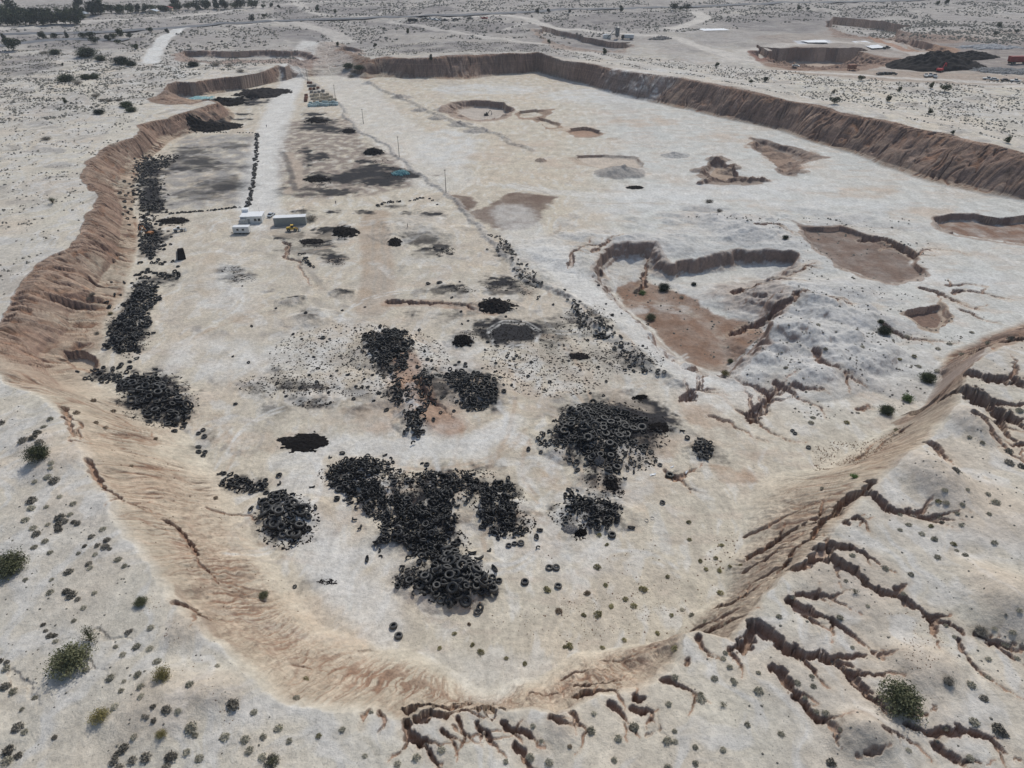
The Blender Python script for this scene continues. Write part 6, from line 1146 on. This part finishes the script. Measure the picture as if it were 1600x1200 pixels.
def car(x, y, z, rz, body, lb, grp, kind='car', s=1.0):
    e = empty('parked_' + kind, (x, y, z), rz); e.scale = (s, s, s); tag(e, lb, kind, grp); mb = MB()
    if kind == 'pickup': pr = [(-2.6, .45), (2.55, .45), (2.6, .9), (1.5, 1.05), (1.0, 1.1), (-.6, 1.1), (-.62, 1.05), (-2.6, 1.02)]; cab = [(1.0, 1.1), (.45, 1.7), (-.4, 1.72), (-.6, 1.1)]
    else: pr = [(-2.2, .4), (2.2, .4), (2.25, .75), (1.2, .92), (-1.7, .98), (-2.2, .9)]; cab = [(1.2, .92), (.55, 1.42), (-.9, 1.45), (-1.7, .98)]
    mb.prof(pr, -.88, .88); mb.build('body', M[body], e, .05); mb = MB(); mb.prof(cab, -.74, .74); mb.build('cabin', M['glass'], e, .03); mb = MB(); mb.prof([(q[0] * .93, q[1] + .015) for q in cab[1:3]] + [(cab[2][0] * .93, cab[2][1] - .05), (cab[1][0] * .93, cab[1][1] - .05)], -.7, .7); mb.build('roof', M[body], e)
    wheels(e, [(-1.45, -.8), (-1.45, .8), (1.4, -.8), (1.4, .8)], .36, .24)
    for yy_ in (-.62, .62): mb = MB(); mb.box((2.24 if kind == 'car' else 2.6, yy_, .68), (.06, .3, .16)); mb.build('headlight', M['liner'], e)
    return e
def loader(x, y, z, rz, m_, lb, grp=None, s=1.0, cat='loader'):
    e = empty('wheel_loader', (x, y, z), rz); e.scale = (s, s, s); tag(e, lb, cat, grp)
    mb = MB(); mb.prof([(-2.6, .9), (-.4, .8), (1.3, .9), (1.3, 1.5), (-.2, 1.7), (-.9, 2.0), (-2.5, 1.85)], -.7, .7); mb.build('body', M[m_], e, .05)
    mb = MB(); mb.box((.1, 0, 2.2), (1.3, 1.2, 1.3), top=.88); mb.build('cabin', M['glass'], e, .03); mb = MB(); mb.box((.1, 0, 2.9), (1.4, 1.35, .1)); mb.build('roof', M[m_], e)
    wheels(e, [(-1.5, -.95), (-1.5, .95), (1.5, -.95), (1.5, .95)], .75, .5)
    for yy_ in (-.5, .5): mb = MB(); mb.prof([(1.0, 1.5), (1.2, 1.75), (2.9, .9), (3.0, .6), (2.7, .6)], yy_ - .1, yy_ + .1); mb.build('arm', M[m_], e)
    mb = MB(); mb.prof([(2.8, .2), (3.9, .1), (3.9, .18), (3.0, .35), (3.05, 1.1), (3.5, 1.35), (2.9, 1.25)], -1.25, 1.25); mb.build('bucket', M['steel'], e); return e
def excavator(x, y, z, rz, m_, lb, s=1.0, name='excavator'):
    e = empty(name, (x, y, z), rz); e.scale = (s, s, s); tag(e, lb, 'excavator')
    for yy_ in (-1.1, 1.1): mb = MB(); mb.prof([(-1.9, .15), (-1.6, 0), (1.6, 0), (1.9, .15), (1.9, .6), (1.6, .85), (-1.6, .85), (-1.9, .6)], yy_ - .28, yy_ + .28); mb.build('track', M['black'], e)
    mb = MB(); mb.prof([(-2.1, 1.0), (1.3, 1.0), (1.3, 1.5), (.2, 1.9), (-2.1, 1.95)], -1.2, 1.2); mb.build('body', M[m_], e, .05); mb = MB(); mb.box((.75, .7, 2.1), (1.4, .95, 1.4), top=.9); mb.build('cabin', M['glass'], e, .03)
    mb = MB(); mb.prof([(.9, 1.3), (1.4, 1.3), (3.4, 3.9), (5.0, 3.6), (5.0, 3.9), (3.3, 4.4)], -.5, -.15); mb.build('boom', M[m_], e); mb = MB(); mb.prof([(4.8, 4.1), (5.2, 3.9), (5.9, 1.3), (5.6, 1.2)], -.45, -.2); mb.build('stick', M[m_], e)
    mb = MB(); mb.prof([(5.3, 1.4), (5.9, 1.4), (5.8, .5), (5.2, .3), (4.9, .8)], -.8, .1); mb.build('bucket', M['steel'], e); return e
car(*P3(424, 338), R(80), 'silver', 'silver car parked between the white cabin and the grey container', None)
loader(*P3(457, 361), R(8), 'yel', 'yellow wheel loader in front of the grey container', s=.85)
excavator(*P3(234, 368), R(160), 'orange', 'rusty orange excavator among tyres under the left cliff', s=.8)
loader(*P3(280, 362), R(20), 'white', 'pale loader with a low black trailer under the left cliff', s=.75)
excavator(*P3(760, 181), R(30), 'black', 'small dark excavator on the floor of the round pit', s=.7)
car(*P3(485, 322), R(80), 'white', 'white pickup standing alone', None, 'pickup') if False else None
# leaning black slab
x, y, z = P3(284, 405); e = empty('rubber_bale', (x, y, z)); e.scale = (.8, .8, .75); tag(e, 'upright grey and black block of pressed rubber on the sand right of the left cliff', 'rubber bale')
mb = MB(); mb.box((0, 0, 2.4), (3.6, 3.0, 5.2), rz=.5, top=.72, sh=(.6, .5)); mb.build('block', M['char'], e, .35); mb = MB(); mb.box((-1.3, -.8, 2.0), (1.5, 2.0, 4.0), rz=.5, top=.6, sh=(.5, .4)); mb.build('grey_side', M['rock'], e, .2)  # grey piece against the left side of the black block
# people
def person(u, v, lb, rz=0.0, stride=.3):
    x, y, z = P3(u, v); import bmesh
    J = [(0, 0, .95), (0, 0, 1.15), (0, 0, 1.42), (0, 0, 1.52), (0, .01, 1.66), (-.19, 0, 1.42), (-.25, .05, 1.15), (-.24, .16, .92), (.19, 0, 1.42), (.25, -.05, 1.15), (.24, .06, .92), (-.1, 0, .92), (-.11, stride * .5, .5), (-.11, stride * .6, .06), (-.11, stride * .6 + .17, .03), (.1, 0, .92), (.11, -stride * .3, .5), (.11, -stride, .08), (.11, -stride + .15, .03)]
    E_ = [(0, 1), (1, 2), (2, 3), (3, 4), (2, 5), (5, 6), (6, 7), (2, 8), (8, 9), (9, 10), (0, 11), (11, 12), (12, 13), (13, 14), (0, 15), (15, 16), (16, 17), (17, 18)]
    Rr = [.15, .15, .16, .06, .11, .07, .05, .04, .07, .05, .04, .10, .075, .05, .045, .10, .075, .05, .045]
    me = bpy.data.meshes.new('person'); me.from_pydata(J, E_, []); o = new('person', me); md = o.modifiers.new('s', 'SKIN')
    for i, r_ in enumerate(Rr): me.skin_vertices[0].data[i].radius = (r_, r_ * .8)
    me.skin_vertices[0].data[0].use_root = True
    md.use_smooth_shade = True; o.modifiers.new('u', 'SUBSURF').render_levels = 1
    me.materials.append(M['cloth']); o.location = (x, y, z); o.rotation_euler = (0, 0, rz); tag(o, lb, 'person'); 
    mb = MB(); mb.tube((0, .0, 1.70), (0, .01, 1.82), .12, .07, 10); hh = mb.build('hat', M['cloth'], o)
person(525, 320, 'person in dark clothes walking on the track above the yard mound', .4); person(637, 357, 'person in dark clothes standing on the light mound', 2.0); person(417, 200, 'person walking on the far end of the dirt road', 0)
# posts of the fence line
for i, (u, v0, v1, lb) in enumerate([(481,128,107,'farthest'),(525,161,136,'second farthest'),(568,194,173,'third farthest'),(624,246,216,'tall middle'),(697,302,268,'nearest'),(455,100,84,'short twin'),(439,98,82,'left twin')]):
    x, y, z = P3(u, v0); h_ = (v0 - v1) / FPX * (y * cp + (CAMZ - z) * sp) / .95
    e = empty('pole', (x, y, z)); tag(e, lb + ' thin pole along the fence line across the pit floor', 'pole', 'thin poles along the fence line')
    mb = MB(); mb.tube((0, 0, -.3), (0, 0, h_), .17, .10, 8); mb.build('shaft', M['wood'], e); mb = MB(); mb.box((0, 0, h_ - .3), (1.1, .12, .14)); mb.build('crossarm', M['wood'], e)
x, y, z = P3(474, 350); e = empty('pole', (x, y + 3.2, z)); tag(e, 'thin lamp pole behind the right end of the grey container', 'pole'); mb = MB(); mb.tube((0, 0, 0), (0, 0, 6.2), .1, .06, 8); mb.build('shaft', M['wood'], e); mb = MB(); mb.box((.4, 0, 6.2), (.9, .2, .12)); mb.build('lamp', M['steel'], e)
x, y, z = P3(631, 24); e = empty('pole', (x, y, z)); tag(e, 'tall power pole beside the highway', 'pole'); mb = MB(); mb.tube((0, 0, 0), (0, 0, 13), .3, .2, 8); mb.build('shaft', M['wood'], e); mb = MB(); mb.box((0, 0, 12.3), (3, .2, .2)); mb.build('crossarm', M['wood'], e)
# bales beside the road
def bale(m_, seed):
    rr = random.Random(seed); mb = MB(); mb.box((0, 0, .55), (2.3, 1.5, 1.1), top=.94); me_ = mb.data('bale', M[m_], .14)
    for v_ in me_.vertices: v_.co += Vector((rr.uniform(-.07, .07), rr.uniform(-.07, .07), rr.uniform(-.05, .05)))
    return me_
BM = {'wrap': bale('wrap', 1), 'cream': bale('cream', 2), 'rust': bale('rust', 3), 'grey': bale('rock', 4)}; items = []
P0_ = G([(482, 167), (526, 165), (528, 160), (512, 150), (500, 138), (489, 134), (479, 147)], 'f')
def strip(a_, b_, n, k): 
    A2 = G([a_, b_], 'f')
    for i in range(n):
        q = A2[0] + (A2[1] - A2[0]) * (i + .5) / n; items.append((q[0] + rg.gauss(0, .15), q[1] + rg.gauss(0, .3), k, i))
ROWN = {}
strip((481, 167), (528, 165), 10, 'wrap'); strip((483, 164), (529, 162), 9, 'wrap'); strip((490, 160), (526, 158), 8, 'cream'); strip((486, 156), (520, 154), 7, 'cream'); strip((484, 151), (515, 150), 6, 'cream'); strip((484, 146), (508, 146), 4, 'grey'); strip((482, 141), (500, 141), 3, 'rust'); strip((480, 136), (494, 136), 3, 'grey'); strip((478, 160), (479, 150), 4, 'rust'); strip((480, 131), (488, 131), 2, 'rust')
W2 = {'wrap': 'bale in pale turquoise wrapping in the front rows of the stack beside the dirt road', 'cream': 'cream bale in the middle rows of the stack beside the dirt road', 'rust': 'rusty brown crate at the edge of the stack beside the dirt road', 'grey': 'grey crate at the back of the stack beside the dirt road'}
NTH = 'first second third fourth fifth sixth seventh eighth ninth tenth'.split(); row_ = -1
RN = ['front turquoise row', 'second turquoise row', 'front cream row', 'middle cream row', 'back cream row', 'front grey row', 'front brown row', 'back grey row', 'left brown row', 'rear brown row']
for (x, y, k, ni) in items:
    row_ += ni == 0
    o = new('bale', BM[k]); o.location = (x, y, float(hz(x, y))); o.scale = (1, 1.1, rg.uniform(1.1, 1.9)); o.rotation_euler = (0, 0, rg.gauss(0, .1)); tag(o, '%s bale from the left in the %s of the roadside stack' % (NTH[ni], RN[row_]), 'bale', k + ' bales of the roadside stack')
# thin boards
for (u, v, a_, lb) in [(1020, 742, .3, 'crumpled white board lying on the sand left of the thick tyre'), (1072, 741, 1.0, 'small white board lying right of the thick tyre'), (1050, 731, .5, 'tiny pale scrap above the thick tyre')]:
    x, y, z = P3(u, v); mb = MB(); s = .7 if 'left' in lb else .45; mb.prof([(-1 * s, 0), (-.3 * s, .16), (.4 * s, .05), (1 * s, .22), (1 * s, .26), (.4 * s, .1), (-.3 * s, .21), (-1 * s, .05)], -.35 * s, .35 * s); o = mb.build('board', M['roofw'], None); o.location = (x, y, z); o.rotation_euler = (0, 0, a_); tag(o, lb, 'board', 'pale boards on the sand')
# highway as a laid sheet
def sheet(name, pts, on, wd, m_, lift, dense=14):
    P = G(pts, on); Q = [P[0]]
    for a_, b_ in zip(P[:-1], P[1:]):
        n = max(1, int(np.hypot(*(b_ - a_)) / dense)); Q += [a_ + (b_ - a_) * (k + 1) / n for k in range(n)]
    Q = np.array(Q); d = np.gradient(Q, axis=0); d /= np.linalg.norm(d, axis=1)[:, None]; nn = np.stack([-d[:, 1], d[:, 0]], 1); V = []
    for k in (-.5, -.25, 0, .25, .5):
        q = Q + nn * wd * k; V.append(np.stack([q[:, 0], q[:, 1], np.full(len(q), 0.0)], 1))
    V = np.array(V); zc = np.max([hz(V[i, :, 0], V[i, :, 1]) for i in range(5)], 0); V[:, :, 2] = zc + lift; n = len(Q); F_ = [(i * n + k, i * n + k + 1, (i + 1) * n + k + 1, (i + 1) * n + k) for i in range(4) for k in range(n - 1)]
    o = new(name, mesh_np(name, V.reshape(-1, 3), np.array(F_)[:, ::-1], m_)); o['kind'] = 'structure'; return o
HW = [(-300,70),(-60,60),(25,53),(150,51),(220,46),(320,40),(400,36),(500,31),(600,27),(700,25),(800,22),(900,15),(1000,11.5),(1200,6),(1400,1),(1700,-6)]
sheet('highway', HW, 'p', 20, M['asphalt'], .25); sheet('road_line', HW, 'p', .35, M['line'], .27)
sheet('side_road', [(-200,84),(-20,74),(40,66),(100,62),(200,62)], 'p', 18, M['asphalt'], .25)
# pond liners in the far works
for pts in [[(1330,66),(1352,65),(1385,76),(1362,77)],[(1250,66),(1288,65),(1294,69),(1262,69)],[(1090,49),(1130,48),(1140,51),(1100,52)]]:
    P = G(pts, 'p'); zz = float(hz(P[:, 0], P[:, 1]).max()) + .3; c_ = P.mean(0); V = [(c_[0], c_[1], zz)] + [(p[0], p[1], zz) for p in rough(P, .03, 2, True)]; n = len(V) - 1; o = new('pond_liner', mesh_np('pond_liner', V, [(0, 1 + k, 1 + (k + 1) % n) for k in range(n)], M['liner'])); o['kind'] = 'structure'
# vehicles of the far works
FAR = [(1243,106,'white','car','white car on the dirt road left of the far works'),(1446,120,'white','pickup','left of three pale pickups by the far scrap'),(1453,120,'silver','pickup','middle of three pale pickups by the far scrap'),(1460,121,'silver','pickup','right of three pale pickups by the far scrap'),(1543,125,'white','pickup','white pickup at the far right yard edge'),(1553,126,'silver','car','silver car beside the white pickup at the far right'),(1570,127,'black','car','dark car at the far right yard edge'),(1586,128,'white','pickup','white pickup nearest the right frame edge'),
 (1375,117,'black','car','first dark car of the far row'),(1382,117,'black','car','second dark car of the far row'),(1388,117,'black','car','third dark car of the far row'),(1395,117,'black','car','fourth dark car of the far row'),
 (665,31,'black','pickup','leftmost vehicle in the cluster by the highway'),(672,31,'white','pickup','second vehicle in the cluster by the highway'),(679,32,'silver','pickup','third vehicle in the cluster by the highway'),(687,33,'white','pickup','fourth vehicle in the cluster by the highway'),(695,33,'black','pickup','fifth vehicle in the cluster by the highway'),(712,32,'black','car','dark car right of the cluster by the highway'),(735,31,'black','car','dark car farther right of the cluster by the highway'),(757,30,'redd','pickup','reddish pickup at the right of the parked row'),(1385,76,'black','pickup','black pickup beside the white pond')]
for (u, v, m_, k, lb) in FAR:
    x, y, z = P3(u, v); car(x, y, z, rg.uniform(-.4, .4) + (1.4 if 'three' in lb else 0), m_, lb, 'vehicles of the far works and highway', k, 1.5 if v < 60 else 1.25)
def truck(u, v, m1, m2, lb, rz=0.1, s=1.0):
    x, y, z = P3(u, v); e = empty('truck', (x, y, z), rz); e.scale = (s, s, s); tag(e, lb, 'truck')
    mb = MB(); mb.box((-1.2, 0, 2.1), (6.4, 2.4, 2.2), top=1.06); mb.build('load_box', M[m2], e, .05); mb = MB(); mb.prof([(2.2, .7), (4.3, .7), (4.3, 1.7), (3.9, 2.8), (2.2, 2.9)], -1.15, 1.15); mb.build('cabin', M[m1], e, .06); mb = MB(); mb.box((4.15, 0, 2.2), (.12, 1.9, .8)); mb.build('windscreen', M['glass'], e); mb = MB(); mb.box((-.2, 0, .8), (8.6, 1.0, .3)); mb.build('chassis', M['black'], e); wheels(e, [(a_, b_) for a_ in (-3.4, -2.3, 3.2) for b_ in (-1, 1)], .5, .35)
truck(645, 35, 'black', 'black', 'dark box truck at the left of the far parked row', 0, 1.2); truck(1590, 100, 'redd', 'redd', 'long red truck at the right edge of the far works', .05, 1.7); truck(980, 62, 'black', 'silver', 'pale tank truck beside the far silo', 2.9, 1.3)
excavator(*P3(1468, 113), R(40), 'red', 'bright red excavator at the foot of the large dark spoil heap', 1.35)
x, y, z = P3(1330, 110); e = empty('crusher', (x, y, z), .1); tag(e, 'rusty brown crusher box on the track of the far works', 'crusher'); mb = MB(); mb.box((0, 0, 2.4), (5, 3.2, 2.8), top=1.15); mb.build('hopper', M['rust'], e, .1); mb = MB()
for sx_ in (-2, 2):
    for sy_ in (-1.2, 1.2): mb.box((sx_, sy_, .6), (.4, .4, 1.3))
mb.build('frame', M['rust'], e); mb = MB(); mb.prof([(2.4, 1.2), (6, .3), (6, .5), (2.4, 1.6)], -.5, .5); mb.build('conveyor', M['black'], e)
x, y, z = P3(964, 61); e = empty('silo_plant', (x, y, z)); tag(e, 'dark silo with hopper legs of the small far works', 'silo'); mb = MB(); mb.tube((0, 0, 3), (0, 0, 9.5), 2, 2, 14); mb.tube((0, 0, 1.2), (0, 0, 3), .5, 2, 14); mb.tube((0, 0, 9.5), (0, 0, 10.4), 2, .3, 14); mb.build('tank', M['steel'], e); mb = MB()
for k in range(4): mb.tube((1.9 * math.cos(k * 1.57), 1.9 * math.sin(k * 1.57), 0), (1.9 * math.cos(k * 1.57), 1.9 * math.sin(k * 1.57), 3.4), .15, .15, 6)
mb.build('leg', M['steel'], e); mb = MB(); mb.prof([(-9, .4), (-2, 8), (-2, 8.6), (-9.3, .9)], -.5, .5); mb.build('conveyor', M['steel'], e)
x, y, z = P3(948, 60); e = empty('shed', (x, y, z), .1); tag(e, 'low white shed left of the far silo', 'shed'); mb = MB(); mb.box((0, 0, 1.3), (7, 4, 2.6)); mb.build('wall', M['white'], e); mb = MB(); mb.prof([(-3.8, 2.6), (0, 3.6), (3.8, 2.6), (3.8, 2.75), (0, 3.75), (-3.8, 2.75)], -2.2, 2.2); mb.build('roof', M['silver'], e)
for (u, v, lb) in [(240, 22, 'low cream house among the far trees'), (262, 17, 'small red-roofed house among the far trees'), (130, 27, 'pale house at the foot of the tree line')]:
    x, y, z = P3(u, v); e = empty('house', (x, y, z), rg.uniform(-.3, .3)); tag(e, lb, 'house', 'houses among the far trees'); mb = MB(); mb.box((0, 0, 1.6), (13, 8, 3.2)); mb.build('wall', M['cream'], e); mb = MB(); mb.prof([(-7, 3.2), (0, 5.2), (7, 3.2), (7, 3.5), (0, 5.5), (-7, 3.5)], -4.4, 4.4); mb.build('roof', M['redd' if 'red' in lb else 'silver'], e); mb = MB(); mb.box((-3, -4.05, 1.6), (1.6, .1, 1.2)); mb.build('window', M['glass'], e); mb = MB(); mb.box((2, -4.05, 1.1), (1.1, .1, 2.2)); mb.build('door', M['bark'], e)

# ------------------------------------------------------------------ the air
hb = MB(); hb.box((0, 4300, 95), (22000, 9800, 240)); HZ = bpy.data.materials.new('haze_air'); HZ.use_nodes = True; n = HZ.node_tree.nodes; n.clear()
pv = n.new('ShaderNodeVolumePrincipled'); pv.inputs['Color'].default_value = (.82, .89, 1, 1); pv.inputs['Density'].default_value = .00011; pv.inputs['Anisotropy'].default_value = .2
ou = n.new('ShaderNodeOutputMaterial'); HZ.node_tree.links.new(pv.outputs[0], ou.inputs['Volume']); o = hb.build('haze', HZ); o['kind'] = 'stuff'; tag(o, 'thin bluish air over the whole desert', 'haze')
